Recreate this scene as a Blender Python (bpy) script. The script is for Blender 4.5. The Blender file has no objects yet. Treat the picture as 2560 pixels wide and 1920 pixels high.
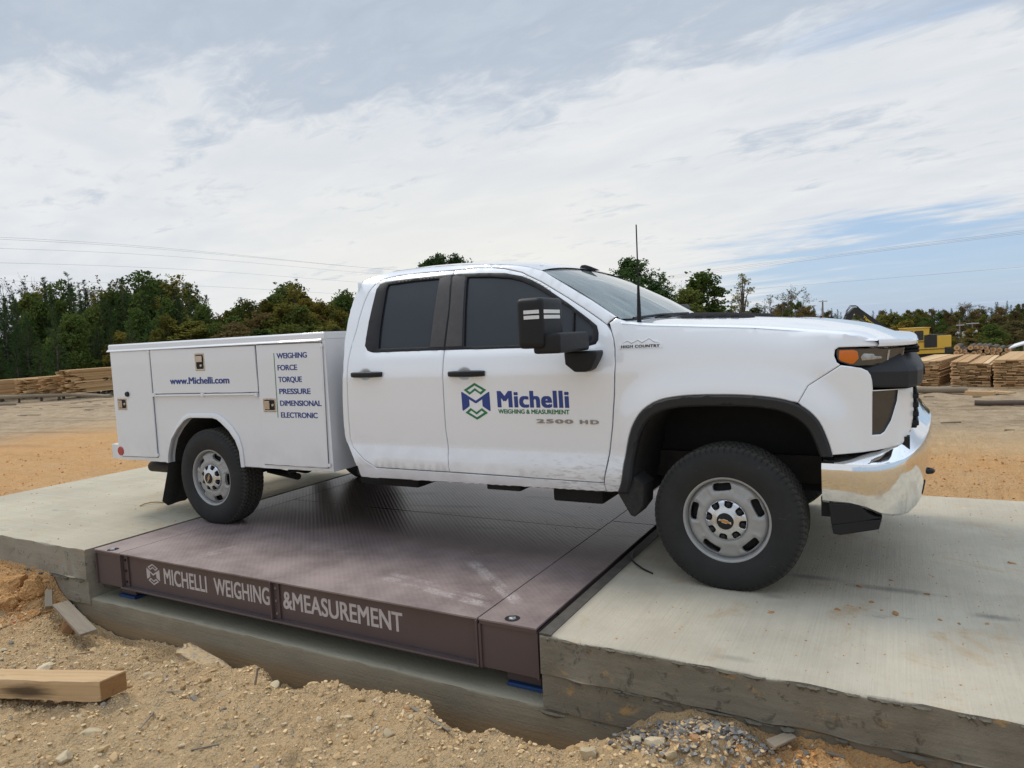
import bpy, bmesh, math, random, bisect
import numpy as np
from mathutils import Vector, Matrix
from mathutils.geometry import delaunay_2d_cdt
R = math.radians
C = bpy.context.scene.collection
SC = bpy.context.scene
random.seed(7)

# ------------------------------------------------------------------ camera
CAM = np.array([0.8116, -3.7199, 1.4351]); YAW, PIT, ROL, FPX = 0.50726, 0.07152, 0.05049, 1741.96
def cam_axes():
    cy, sy, cp, sp = math.cos(YAW), math.sin(YAW), math.cos(PIT), math.sin(PIT)
    f = np.array([-sy*cp, cy*cp, -sp]); r = np.array([cy, sy, 0.]); d = np.cross(f, r)
    c, s = math.cos(ROL), math.sin(ROL)
    return c*r+s*d, -s*r+c*d, f
_r, _d, _f = cam_axes()
cd = bpy.data.cameras.new('camera'); cam = bpy.data.objects.new('camera', cd); C.objects.link(cam)
m = Matrix.Identity(4)
for i in range(3):
    m[i][0] = _r[i]; m[i][1] = -_d[i]; m[i][2] = -_f[i]; m[i][3] = CAM[i]
cam.matrix_world = m
cd.sensor_fit = 'HORIZONTAL'; cd.sensor_width = 36; cd.lens = 36*FPX/2560
cd.clip_start = 0.05; cd.clip_end = 3000
SC.camera = cam
def at(u, v, d):                # a point d metres in front along the view, at photo pixel (2560 wide)
    q = CAM + _r*((u-1280)/FPX*d) + _d*((v-960)/FPX*d) + _f*d
    return Vector(q)

# ------------------------------------------------------------------ world, sun, exposure
SUN_EL, SUN_AZ = R(50), R(-76)         # azimuth from +Y (away from camera) towards +X
W = bpy.data.worlds.new("World"); SC.world = W; W.use_nodes = True
nt = W.node_tree; N = nt.nodes; L = nt.links
for n in list(N): N.remove(n)
def nd(t, **k):
    n = N.new(t)
    for a, b in k.items():
        if a == 'ins':
            for i, v in b.items(): n.inputs[i].default_value = v
        else: setattr(n, a, b)
    return n
def mth(op, a, b=None, c=None, clamp=False):
    n = N.new('ShaderNodeMath'); n.operation = op; n.use_clamp = clamp
    for i, v in enumerate((a, b, c)):
        if v is None: continue
        if isinstance(v, (int, float)): n.inputs[i].default_value = v
        else: L.new(v, n.inputs[i])
    return n.outputs[0]
def sstep(x, lo, hi):
    n = N.new('ShaderNodeMapRange'); n.interpolation_type = 'SMOOTHSTEP'
    L.new(x, n.inputs[0]); n.inputs[1].default_value = lo; n.inputs[2].default_value = hi
    return n.outputs[0]
def mixc(f, a, b):
    n = N.new('ShaderNodeMix'); n.data_type = 'RGBA'
    for i, v in ((0, f), (6, a), (7, b)):
        if isinstance(v, (int, float)): n.inputs[i].default_value = v
        elif isinstance(v, tuple): n.inputs[i].default_value = (*v, 1) if len(v) == 3 else v
        else: L.new(v, n.inputs[i])
    return n.outputs[2]
sky = nd('ShaderNodeTexSky', sky_type='NISHITA', sun_disc=False, sun_elevation=SUN_EL, sun_rotation=SUN_AZ, altitude=100, air_density=1.0, dust_density=.7, ozone_density=1.5)
tc = nd('ShaderNodeTexCoord'); sep = nd('ShaderNodeSeparateXYZ'); L.new(tc.outputs['Generated'], sep.inputs[0])
X, Y, Z = sep.outputs
zc = mth('ADD', mth('MAXIMUM', Z, 0.0), 0.10)
px, py = mth('DIVIDE', X, zc), mth('DIVIDE', Y, zc)
# cloud sheets laid out on a plane overhead, streaked along one wind direction
ca, sa = math.cos(R(-12)), math.sin(R(-12))
al = mth('ADD', mth('MULTIPLY', px, ca), mth('MULTIPLY', py, sa)); ac = mth('SUBTRACT', mth('MULTIPLY', py, ca), mth('MULTIPLY', px, sa))
def cloudnoise(sx, sy, scale, det, rough, dist, off=0.):
    cb = nd('ShaderNodeCombineXYZ'); L.new(mth('MULTIPLY', al, sx), cb.inputs[0]); L.new(mth('MULTIPLY', ac, sy), cb.inputs[1]); cb.inputs[2].default_value = off
    t = nd('ShaderNodeTexNoise', ins={2: scale, 3: det, 4: rough, 8: dist}); L.new(cb.outputs[0], t.inputs[0])
    return t.outputs[0]
n_big = cloudnoise(.55, 1.1, .62, 4, .5, .5, 3.1)
n_mid = cloudnoise(.8, 1.35, 2.0, 9, .58, .35, 1.7)
n_fine = cloudnoise(.8, 1.3, 6.5, 8, .6, .5, 9.2)
n_wisp = cloudnoise(.5, 1.6, 1.7, 9, .6, .5, 5.2)
# thick grey bank overhead to the left, thin bright veil in the middle, clear gap low on the right
bank = mth('ADD', mth('MULTIPLY', sstep(Z, .23, .43), .72), mth('MULTIPLY', mth('SUBTRACT', n_big, .5), 1.9))
bank = mth('ADD', bank, mth('MULTIPLY', mth('SUBTRACT', n_mid, .5), 1.4))
bank = mth('ADD', bank, mth('MULTIPLY', mth('SUBTRACT', n_fine, .5), 1.3))
grey = sstep(bank, .10, .66)
az = mth('ARCTAN2', X, Y)                 # 0 straight away, positive to the right
right = sstep(az, -.42, .02); low = mth('SUBTRACT', 1.0, sstep(mth('ADD', Z, mth('MULTIPLY', mth('SUBTRACT', n_mid, .5), .10)), .075, .165))
gap = mth('MULTIPLY', mth('MULTIPLY', right, low), 1.0)
hi = mth('MULTIPLY', sstep(az, -.45, .05), mth('MULTIPLY', sstep(Z, .20, .36), .55))
clear = mth('ADD', mth('MULTIPLY', gap, 1.05), mth('ADD', hi, mth('MULTIPLY', mth('SUBTRACT', n_wisp, .5), 2.0)))
clear = sstep(clear, .30, 1.0)
warm = mth('MULTIPLY', mth('SUBTRACT', 1.0, sstep(Z, .05, .30)), mth('SUBTRACT', 1.0, sstep(mth('ABSOLUTE', mth('ADD', az, .55)), .05, .55)))
zen = mth('ADD', 1.0, mth('MULTIPLY', sstep(Z, .45, .95), 1.1))
veil = mixc(sstep(n_mid, .25, .75), (6.15, 6.5, 6.95), (7.2, 7.35, 7.5))
veil = mixc(mth('MULTIPLY', warm, .8), veil, (7.9, 7.8, 7.3))
greyc = mixc(n_fine, (3.3, 3.95, 4.95), (5.0, 5.6, 6.4))
blue = mixc(.6, sky.outputs[0], (2.9, 4.7, 7.5))
col = mixc(mth('MULTIPLY', clear, .82), veil, blue)
col = mixc(mth('MULTIPLY', grey, mth('SUBTRACT', .9, mth('MULTIPLY', gap, .6))), col, greyc)
vm = nd('ShaderNodeVectorMath', operation='SCALE'); L.new(col, vm.inputs[0]); L.new(zen, vm.inputs[3])
bg = nd('ShaderNodeBackground', ins={1: .1}); L.new(vm.outputs[0], bg.inputs[0])
wo = nd('ShaderNodeOutputWorld'); L.new(bg.outputs[0], wo.inputs[0])
sl = bpy.data.lights.new('sun', 'SUN'); sl.energy = 1.5; sl.angle = R(18); sl.color = (1, .91, .77)
so = bpy.data.objects.new('sun', sl); C.objects.link(so)
sd = Vector((math.sin(SUN_AZ)*math.cos(SUN_EL), math.cos(SUN_AZ)*math.cos(SUN_EL), math.sin(SUN_EL)))
so.rotation_euler = sd.to_track_quat('Z', 'Y').to_euler(); so.location = (-4, 10, 20)
SC.view_settings.view_transform = 'Standard'; SC.view_settings.look = 'None'
SC.view_settings.exposure = 0.20; SC.view_settings.gamma = 1; SC.view_settings.use_curve_mapping = False
SC.render.engine = 'CYCLES'; SC.cycles.max_bounces = 6; SC.cycles.transparent_max_bounces = 12
SC.cycles.use_denoising = True

# ------------------------------------------------------------------ helpers: objects
def tag(o, label=None, cat=None, group=None, kind=None):
    if label: o['label'] = label
    if cat: o['category'] = cat
    if group: o['group'] = group
    if kind: o['kind'] = kind
    return o
def empty(name, loc=(0, 0, 0), rz=0.):
    o = bpy.data.objects.new(name, None); C.objects.link(o); o.location = loc; o.rotation_euler = (0, 0, rz); o.empty_display_size = .2
    return o
def link(name, me, mat, parent=None, smooth=None):
    if mat is not None and not me.materials: me.materials.append(mat)
    if smooth is not None:
        me.polygons.foreach_set('use_smooth', [True]*len(me.polygons))
        if smooth < 180: me.set_sharp_from_angle(angle=R(smooth))
    o = bpy.data.objects.new(name, me); C.objects.link(o)
    if parent is not None: o.parent = parent
    return o
def copy_tree(o, parent=None):
    c = o.copy(); C.objects.link(c); c.parent = parent
    for ch in list(o.children): copy_tree(ch, c)
    return c
class MB:
    def __init__(s): s.v = []; s.f = []
    def add(s, vs, fs):
        k = len(s.v); s.v += [tuple(v) for v in vs]; s.f += [tuple(i+k for i in f) for f in fs]; return s
    def box(s, c, d, M=None, jit=0.):
        h = [(x*d[0]/2, y*d[1]/2, z*d[2]/2) for x in (-1, 1) for y in (-1, 1) for z in (-1, 1)]
        if jit: h = [tuple(a+random.uniform(-jit, jit) for a in p) for p in h]
        if M is not None: h = [tuple(M @ Vector(p)) for p in h]
        vs = [(p[0]+c[0], p[1]+c[1], p[2]+c[2]) for p in h]
        return s.add(vs, [(0, 1, 3, 2), (4, 6, 7, 5), (0, 4, 5, 1), (2, 3, 7, 6), (0, 2, 6, 4), (1, 5, 7, 3)])
    def bb(s, x0, x1, y0, y1, z0, z1): return s.box(((x0+x1)/2, (y0+y1)/2, (z0+z1)/2), (abs(x1-x0), abs(y1-y0), abs(z1-z0)))
    def prism(s, poly, a, b, ax=1):
        n = len(poly)
        def P(p, t):
            if ax == 1: return (p[0], t, p[1])
            if ax == 2: return (p[0], p[1], t)
            return (t, p[0], p[1])
        vs = [P(p, a) for p in poly]+[P(p, b) for p in poly]
        return s.add(vs, [tuple(range(n)), tuple(range(2*n-1, n-1, -1))]+[(i, i+n, (i+1) % n+n, (i+1) % n) for i in range(n)])
    def tube(s, path, r, n=8, cap=True):
        path = [Vector(p) for p in path]; k = len(path); vs = []; rs = r if isinstance(r, (list, tuple)) else [r]*k
        up = None
        for i, p in enumerate(path):
            t = (path[min(i+1, k-1)]-path[max(i-1, 0)]).normalized()
            if up is None:
                up = t.orthogonal().normalized()
            up = (up-t*up.dot(t)).normalized(); sd_ = t.cross(up)
            for j in range(n):
                a = 2*math.pi*j/n; vs.append(p+(up*math.cos(a)+sd_*math.sin(a))*rs[i])
        fs = [(i*n+j, i*n+(j+1) % n, (i+1)*n+(j+1) % n, (i+1)*n+j) for i in range(k-1) for j in range(n)]
        if cap: fs += [tuple(range(n-1, -1, -1)), tuple(range((k-1)*n, k*n))]
        return s.add(vs, fs)
    def lathe(s, prof, n=48, axis='y', c=(0, 0, 0)):      # prof: (r, t)
        vs = []
        for (r, t) in prof:
            for j in range(n):
                a = 2*math.pi*j/n; x, z = r*math.cos(a), r*math.sin(a)
                q = (x, t, z) if axis == 'y' else ((x, z, t) if axis == 'z' else (t, x, z))
                vs.append((q[0]+c[0], q[1]+c[1], q[2]+c[2]))
        k = len(prof)
        return s.add(vs, [(i*n+j, i*n+(j+1) % n, (i+1)*n+(j+1) % n, (i+1)*n+j) for i in range(k-1) for j in range(n)])
    def grid(s, rows, close=False):
        k = len(rows); n = len(rows[0]); vs = [p for r in rows for p in r]
        m_ = n if close else n-1
        return s.add(vs, [(i*n+j, i*n+(j+1) % n, (i+1)*n+(j+1) % n, (i+1)*n+j) for i in range(k-1) for j in range(m_)])
    def mesh(s, name, bevel=0., seg=2, fix=True, merge=False):
        me = bpy.data.meshes.new(name); me.from_pydata(s.v, [], s.f)
        if bevel or fix or merge:
            bm = bmesh.new(); bm.from_mesh(me)
            if merge: bmesh.ops.remove_doubles(bm, verts=bm.verts, dist=1e-4)
            if bevel: bmesh.ops.bevel(bm, geom=[e for e in bm.edges if len(e.link_faces) == 2 and e.calc_face_angle(0) > .4], offset=bevel, segments=seg, profile=.6, affect='EDGES', clamp_overlap=True)
            if fix: bmesh.ops.recalc_face_normals(bm, faces=bm.faces)
            bm.to_mesh(me); bm.free()
        return me
    def build(s, name, mat, parent=None, smooth=None, **k): return link(name, s.mesh(name, **k), mat, parent, smooth)

# ------------------------------------------------------------------ helpers: materials
class NT:
    def __init__(s, name):
        s.m = bpy.data.materials.new(name); s.m.use_nodes = True; s.t = s.m.node_tree
        for n in list(s.t.nodes): s.t.nodes.remove(n)
        s.o = s.t.nodes.new('ShaderNodeOutputMaterial'); s.b = s.t.nodes.new('ShaderNodeBsdfPrincipled')
        s.t.links.new(s.b.outputs[0], s.o.inputs[0])
        g = s.t.nodes.new('ShaderNodeNewGeometry'); tcn = s.t.nodes.new('ShaderNodeTexCoord'); s.pos = g.outputs['Position']; s.nor = g.outputs['Normal']; s.obj = tcn.outputs['Object']
        s._rand = None
    def setp(s, i, v):
        if v is None: return
        if isinstance(v, (int, float)): s.b.inputs[i].default_value = v
        elif isinstance(v, tuple): s.b.inputs[i].default_value = (*v, 1) if len(v) == 3 else v
        else: s.t.links.new(v, s.b.inputs[i])
    def n(s, t, ins=None, **k):
        q = s.t.nodes.new(t)
        for a, b in k.items(): setattr(q, a, b)
        for i, v in (ins or {}).items():
            if isinstance(v, (int, float)): q.inputs[i].default_value = v
            elif isinstance(v, tuple): q.inputs[i].default_value = v
            else: s.t.links.new(v, q.inputs[i])
        return q
    def map(s, v, sc=(1, 1, 1), rot=(0, 0, 0), loc=(0, 0, 0)):
        return s.n('ShaderNodeMapping', {0: v, 1: loc, 2: rot, 3: sc}).outputs[0]
    def noise(s, v, scale, det=4, rough=.55, dist=0.): return s.n('ShaderNodeTexNoise', {0: v, 2: scale, 3: float(det), 4: rough, 8: dist}).outputs[0]
    def noisec(s, v, scale, det=4): return s.n('ShaderNodeTexNoise', {0: v, 2: scale, 3: float(det)}).outputs[1]
    def voro(s, v, scale, out=0, feature='F1'): return s.n('ShaderNodeTexVoronoi', {0: v, 2: scale}, feature=feature).outputs[out]
    def math(s, op, a, b=0., c=0., clamp=False):
        return s.n('ShaderNodeMath', {0: a, 1: b, 2: c}, operation=op, use_clamp=clamp).outputs[0]
    def ss(s, x, lo, hi): return s.n('ShaderNodeMapRange', {0: x, 1: lo, 2: hi}, interpolation_type='SMOOTHSTEP').outputs[0]
    def mix(s, f, a, b):
        c4 = lambda v: (*v, 1) if isinstance(v, tuple) and len(v) == 3 else v
        return s.n('ShaderNodeMix', {0: f, 6: c4(a), 7: c4(b)}, data_type='RGBA').outputs[2]
    def ramp(s, f, stops):
        q = s.n('ShaderNodeValToRGB', {0: f}); e = q.color_ramp.elements
        e[0].position, e[0].color = stops[0][0], (*stops[0][1], 1); e[1].position, e[1].color = stops[-1][0], (*stops[-1][1], 1)
        for p, c in stops[1:-1]:
            x = e.new(p); x.color = (*c, 1)
        return q.outputs[0]
    def sep(s, v): return s.n('ShaderNodeSeparateXYZ', {0: v}).outputs
    def bump(s, h, dist=.01, st=1.): s.t.links.new(s.n('ShaderNodeBump', {'Strength': st, 'Distance': dist, 'Height': h}).outputs[0], s.b.inputs['Normal'])
    def attr(s, name): return s.n('ShaderNodeAttribute', attribute_name=name).outputs['Fac']
    def rand(s):
        if s._rand is None: s._rand = s.n('ShaderNodeObjectInfo').outputs['Random']
        return s._rand
    def fin(s, col=None, rough=.5, metal=0., coat=0., spec=None):
        s.setp('Base Color', col); s.setp('Roughness', rough); s.setp('Metallic', metal); s.setp('Coat Weight', coat); s.setp('Specular IOR Level', spec)
        if coat: s.setp('Coat Roughness', .04)
        return s.m
def simple(name, col, rough=.5, metal=0., var=.15, scale=12., coat=0., bump=0., spec=None):
    t = NT(name); nz = t.noise(t.obj, scale, 5, .6)
    c2 = tuple(min(1, c*(1+var)) for c in col); c1 = tuple(c*(1-var) for c in col)
    rr = t.math('ADD', t.math('MULTIPLY', t.noise(t.obj, scale*2.3, 4), .16), rough-.08)
    if bump: t.bump(t.noise(t.obj, scale*6, 5, .7), bump, .6)
    return t.fin(t.mix(nz, c1, c2), rr, metal, coat, spec)

# paint: white with road film and mud spatter low down
def paint_mat(name, base, film=.5, gloss=.25, coat=1.):
    t = NT(name); x, y, z = t.sep(t.pos)
    lowz = t.math('SUBTRACT', 1., t.ss(z, .50, .86))
    sp = t.noise(t.map(t.pos, (22, 22, 60)), 1., 6, .7); fine = t.noise(t.pos, 160., 3, .6); cloud = t.noise(t.pos, 5., 4, .6)
    streak = t.noise(t.map(t.pos, (14, 14, 55), (0, R(18), 0)), 1., 6, .65)
    spray = t.math('MULTIPLY', t.ss(x, -1.75, -.75), t.math('SUBTRACT', 1., t.ss(z, .55, .78)))
    f1 = t.math('MULTIPLY', lowz, t.math('MULTIPLY', t.ss(cloud, .25, .8), film))
    f2 = t.math('MULTIPLY', spray, t.math('MULTIPLY', t.ss(streak, .42, .66), .62))
    f3 = t.math('MULTIPLY', t.ss(fine, .68, .75), t.math('MULTIPLY', t.math('ADD', lowz, .10), .5))
    f = t.math('MAXIMUM', t.math('MAXIMUM', f1, f2), f3, clamp=True)
    col = t.mix(f, base, t.mix(sp, (.20, .17, .14), (.33, .29, .24)))
    rr = t.math('ADD', t.math('MULTIPLY', f, .5), gloss)
    cw = t.math('MULTIPLY', t.math('SUBTRACT', 1., f), coat)
    t.fin(col, rr); t.setp('Coat Weight', cw); t.setp('Coat Roughness', .02); t.setp('Coat IOR', 1.75)
    return t.m
M = {}
M['paint'] = paint_mat('white_paint', (.815, .845, .885), .30)
M['bodypaint'] = paint_mat('service_body_paint', (.735, .755, .785), .22, .35, .4)
M['black'] = simple('black_plastic', (.013, .014, .016), .5, var=.2, scale=30, bump=.0006, spec=.28)
M['grey_black'] = simple('charcoal_plastic', (.024, .026, .029), .55, var=.15, scale=20, bump=.0005, spec=.3)
M['scoop'] = simple('matt_black_vent', (.012, .012, .014), .85, var=.2, scale=20, spec=.12)
M['void'] = simple('underbody_black', (.010, .010, .010), .8, var=.4, scale=8)
M['liner'] = simple('dusty_liner', (.020, .019, .018), .85, var=.9, scale=26, bump=.002)
M['steel'] = simple('rusty_underbody_steel', (.035, .028, .024), .7, .2, var=.5, scale=14)
M['chrome'] = NT('chrome').fin((.86, .87, .88), .045, 1.)
def chrome_dirty():
    t = NT('bumper_chrome'); n1 = t.noise(t.pos, 7., 5, .65); n2 = t.noise(t.pos, 90., 3)
    _, _, z = t.sep(t.pos); lw = t.math('SUBTRACT', 1., t.ss(z, .45, .75))
    f = t.math('MULTIPLY', t.math('ADD', t.math('MULTIPLY', lw, .95), .14), t.math('MULTIPLY', t.ss(n1, .4, .8), .7)); f = t.math('MAXIMUM', f, t.math('MULTIPLY', t.ss(n2, .66, .74), .5))
    t.fin(t.mix(f, (.80, .81, .82), (.30, .26, .21)), t.math('ADD', t.math('MULTIPLY', f, .35), .05)); t.setp('Metallic', t.math('SUBTRACT', 1., t.math('MULTIPLY', f, .8)))
    t.bump(t.noise(t.pos, 5., 2), .004, .35)
    return t.m
M['chrome_dirty'] = chrome_dirty()
M['silver'] = simple('wheel_silver_paint', (.33, .33, .325), .42, .25, var=.14, scale=22)
M['capsilver'] = simple('hub_cap_silver', (.60, .61, .62), .22, .75, var=.08, scale=30)
M['rubber'] = None
def rubber():
    t = NT('tyre_rubber'); n1 = t.noise(t.obj, 9., 6, .65); n2 = t.noise(t.obj, 60., 4)
    x, y, z = t.sep(t.obj); r = t.math('SQRT', t.math('ADD', t.math('MULTIPLY', x, x), t.math('MULTIPLY', z, z)))
    tread = t.ss(r, .375, .395)
    scr = t.math('MULTIPLY', t.ss(t.noise(t.map(t.obj, (5, 60, 26), (0, .7, 0)), 1., 3, .5, 2.5), .66, .70), .35)
    c = t.mix(n1, (.012, .0125, .013), (.033, .033, .032)); c = t.mix(t.math('MULTIPLY', tread, .7), c, t.mix(n2, (.032, .030, .026), (.085, .078, .066)))
    c = t.mix(t.math('MULTIPLY', scr, t.ss(n2, .35, .6)), c, (.10, .10, .10))
    t.bump(t.math('ADD', n2, t.math('MULTIPLY', t.math('SINE', t.math('MULTIPLY', r, 900.)), .15)), .0015, .5)
    return t.fin(c, .72, spec=.3)
M['rubber'] = rubber()
M['tint'] = simple('tinted_glass', (.028, .032, .040), .10, var=.12, scale=6, spec=.45)
M['pillar'] = simple('dusty_pillar_trim', (.050, .045, .044), .34, var=.35, scale=18)
M['amber'] = NT('amber_lens'); M['amber'].setp('Coat Weight', 1.); M['amber'] = M['amber'].fin((.62, .15, .012), .2)
def glass(name, tint, rough, a):
    t = NT(name); tr = t.n('ShaderNodeBsdfTransparent', {0: (*tint, 1)}); gl = t.n('ShaderNodeBsdfGlossy', {0: (1, 1, 1, 1), 1: rough})
    fr = t.n('ShaderNodeFresnel', {0: 1.5}); fa = t.math('ADD', fr.outputs[0], t.math('MULTIPLY', t.noise(t.map(t.obj, (1, 6, 1)), 3., 4), a), clamp=True)
    df = t.n('ShaderNodeBsdfDiffuse', {0: (.42, .53, .52, 1)})
    mx0 = t.n('ShaderNodeMixShader', {0: t.math('MULTIPLY', t.noise(t.map(t.obj, (2, 9, 2)), 2., 4), .75), 1: tr.outputs[0], 2: df.outputs[0]})
    mx = t.n('ShaderNodeMixShader', {0: fa, 1: mx0.outputs[0], 2: gl.outputs[0]}); t.t.links.new(mx.outputs[0], t.o.inputs[0])
    return t.m
M['windshield'] = glass('windshield_glass', (.62, .78, .76), .03, .12)
M['lens'] = simple('headlight_lens', (.030, .031, .033), .06, var=.5, scale=9, coat=1.)
M['lensclear'] = simple('clear_lens', (.66, .67, .68), .15, var=.25, scale=60, coat=1.)
M['lampchrome'] = simple('lamp_reflector_chrome', (.34, .33, .31), .22, .6, var=.8, scale=55, coat=1.)
M['cabin'] = simple('cabin_trim', (.045, .045, .045), .7)
M['blue'] = simple('blue_vinyl', (.020, .050, .235), .4, var=.08)
M['green'] = simple('green_vinyl', (.010, .185, .075), .4, var=.08)
M['red'] = simple('red_reflector', (.36, .012, .022), .3, var=.25, scale=90, coat=.6)
M['gold'] = simple('gold_emblem', (.52, .26, .035), .35, .4, var=.2, scale=60)
M['white'] = simple('white_vinyl', (.78, .78, .77), .45, var=.04)
M['latch'] = simple('stainless_latch', (.52, .45, .38), .24, .9, var=.2, scale=40)
M['numbers'] = simple('brushed_number_metal', (.31, .29, .265), .35, .3, var=.3, scale=80)
M['badge'] = simple('badge_silver', (.80, .82, .85), .3, .1, var=.1, scale=30)

# ------------------------------------------------------------------ terrain
def vnoise(x, y, seed=0):
    xi = np.floor(x).astype(np.int64); yi = np.floor(y).astype(np.int64); fx = x-xi; fy = y-yi
    fx = fx*fx*(3-2*fx); fy = fy*fy*(3-2*fy)
    def h(a, b):
        n = (a*374761393+b*668265263+seed*982451653) & 0x7fffffff
        n = ((n ^ (n >> 13))*1274126177) & 0x7fffffff
        return ((n ^ (n >> 16)) & 0xffff)/65535.
    return (h(xi, yi)*(1-fx)+h(xi+1, yi)*fx)*(1-fy)+(h(xi, yi+1)*(1-fx)+h(xi+1, yi+1)*fx)*fy
def fbm(x, y, s, o=4, seed=0):
    r = 0; a = .5
    for k in range(o): r = r+a*(vnoise(x*s, y*s, seed+k)-.5); s *= 2.03; a *= .5
    return r
def sm(t, a, b):
    t = np.clip((t-a)/(b-a), 0, 1); return t*t*(3-2*t)
WX = [-9, -5.7, -5.26, -4.95, -4.83, -4.6, -4.46, -4.12, -3.9, -3.6, -3.16, -2.87, -2.3, -.75, -.52, -.42, -.32, -.2, -.1, .03, .17, .35, .52, .68, 1.1, 5]
WZ = [-.22, -.22, -.215, -.25, -.42, -.52, -.56, -.62, -.57, -.55, -.60, -.64, -.64, -.64, -.60, -.53, -.43, -.32, -.27, -.21, -.23, -.28, -.235, -.23, -.235, -.23]
CX = [-9, -5.5, -5.1, -4.8, -4.5, -4.1, -3.6, -3.2, -2.8, -2.27, -1.63, -1.18, -.78, -.45, -.25, 0, .4, 5]
CZ = [-.27, -.29, -.33, -.42, -.48, -.52, -.45, -.47, -.45, -.385, -.350, -.325, -.345, -.36, -.31, -.29, -.31, -.30]
def terrain(x, y, detail=True):
    x = np.asarray(x, float); y = np.asarray(y, float)
    w = np.interp(x, WX, WZ); c = np.interp(x, CX, CZ)
    yj = y+.06*np.sin(x*5.1)+.04*np.sin(x*11.3+1.)
    front = w+(c-w)*sm(-yj, .90, 1.10)
    front = front+(-.41-front)*sm(-yj, 1.15, 1.9)
    front = front+(-.36+.41)*sm(-y, 3., 12.)
    d = np.hypot(x-CAM[0], y-CAM[1])
    back = -.035-.265*sm(y, 3.4, 11.)-.0*x
    left = -.05-.25*sm(-x, 9., 22.)
    back = np.where(x < -7.5, np.minimum(left, back), back)
    rightness = sm(np.arctan2(x, y+3.7), -.25, .05)
    fall = -(2.3*sm(d, 24, 60)+2.8*sm(d, 60, 105))*(.55+.45*rightness)
    on_l = x < -7.5
    h = np.where(y > 1., back, front)
    h = np.where(on_l | (x > 4.6), front+(back-front)*sm(y, -2.2, .2), h)
    h = h+fall
    if detail:
        near = np.exp(-np.maximum(d-5, 0)/10.)
        h = h+fbm(x, y, 1.3, 3, 5)*.05*np.clip((d-1)/4, .5, 2.2)+fbm(x, y, 4.2, 4, 9)*.085*near+np.abs(fbm(x, y, 13., 4, 21))*.105*near+np.abs(fbm(x, y, 31., 2, 77))*.050*near
        rut = np.sin(y*2.6+.6*np.sin(x*.4)+x*.12)
        h = h+np.where(y > 3, .03*rut*np.exp(-np.abs(d-16)/12), 0)
        h = h-.042*near*(y <= -.86)
    ins = (x > -7.50) & (x < 4.6) & (y > -.85) & (y < 2.57)
    return np.where(ins, -.85, h)
def axis(dense0, dense1, st, lo, hi, g, st2):
    a = list(np.arange(dense0, dense1, st)); s = st2; v = a[-1]
    while v < hi: v += s; a.append(v); s *= g
    s = st2; v = dense0
    while v > lo: v -= s; a.insert(0, v); s *= g
    return np.array(a)
xs = np.unique(np.r_[axis(-6.0, 1.9, .0175, -420, 420, 1.09, .05), -7.502, -7.498, 4.598, 4.602])
ys = np.unique(np.r_[np.arange(-3.0, -.80, .015), axis(-.78, 14, .11, -.78, 560, 1.07, .12), axis(-3.02, -3.0, .01, -160, -3.0, 1.1, .05), -.8502, -.8498, 2.568, 2.572])
GX, GY = np.meshgrid(xs, ys)
GZ = terrain(GX, GY)
me = bpy.data.meshes.new('ground'); nx, ny = len(xs), len(ys)
co = np.stack([GX, GY, GZ], -1).reshape(-1, 3)
idx = np.arange(nx*ny).reshape(ny, nx)
fc = np.stack([idx[:-1, :-1], idx[:-1, 1:], idx[1:, 1:], idx[1:, :-1]], -1).reshape(-1, 4)
me.from_pydata(co.tolist(), [], fc.tolist())
org = np.zeros_like(GX)
org = np.maximum(org, sm(-GX, 4.5, 5.0)*(GY < -.8)*sm(GY+.12*np.sin(GX*4), -1.6, -1.15))
org = np.maximum(org, (1-sm(GY+.6*fbm(GX, GY, .7, 3, 3)*3, 3.4, 7.0))*(GY > 0)*.9)
org = np.maximum(org, (GX < -7.4)*(GY <= 2.6)*(1-sm(-GX, 9., 15.))*sm(GY, -1.5, .2)*.9)
org = np.maximum(org, sm(GX, .15, .5)*(GY < -.8)*sm(GY, -1.35, -.95)*.95)
org = np.clip(org+(org > .02)*fbm(GX, GY, 2.2, 4, 31)*.9, 0, 1)
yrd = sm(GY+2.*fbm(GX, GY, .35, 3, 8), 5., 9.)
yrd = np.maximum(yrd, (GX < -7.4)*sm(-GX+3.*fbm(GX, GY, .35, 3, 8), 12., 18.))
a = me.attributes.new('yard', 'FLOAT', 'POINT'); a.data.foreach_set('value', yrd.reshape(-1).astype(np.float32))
a = me.attributes.new('orange', 'FLOAT', 'POINT'); a.data.foreach_set('value', org.reshape(-1).astype(np.float32))
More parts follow.
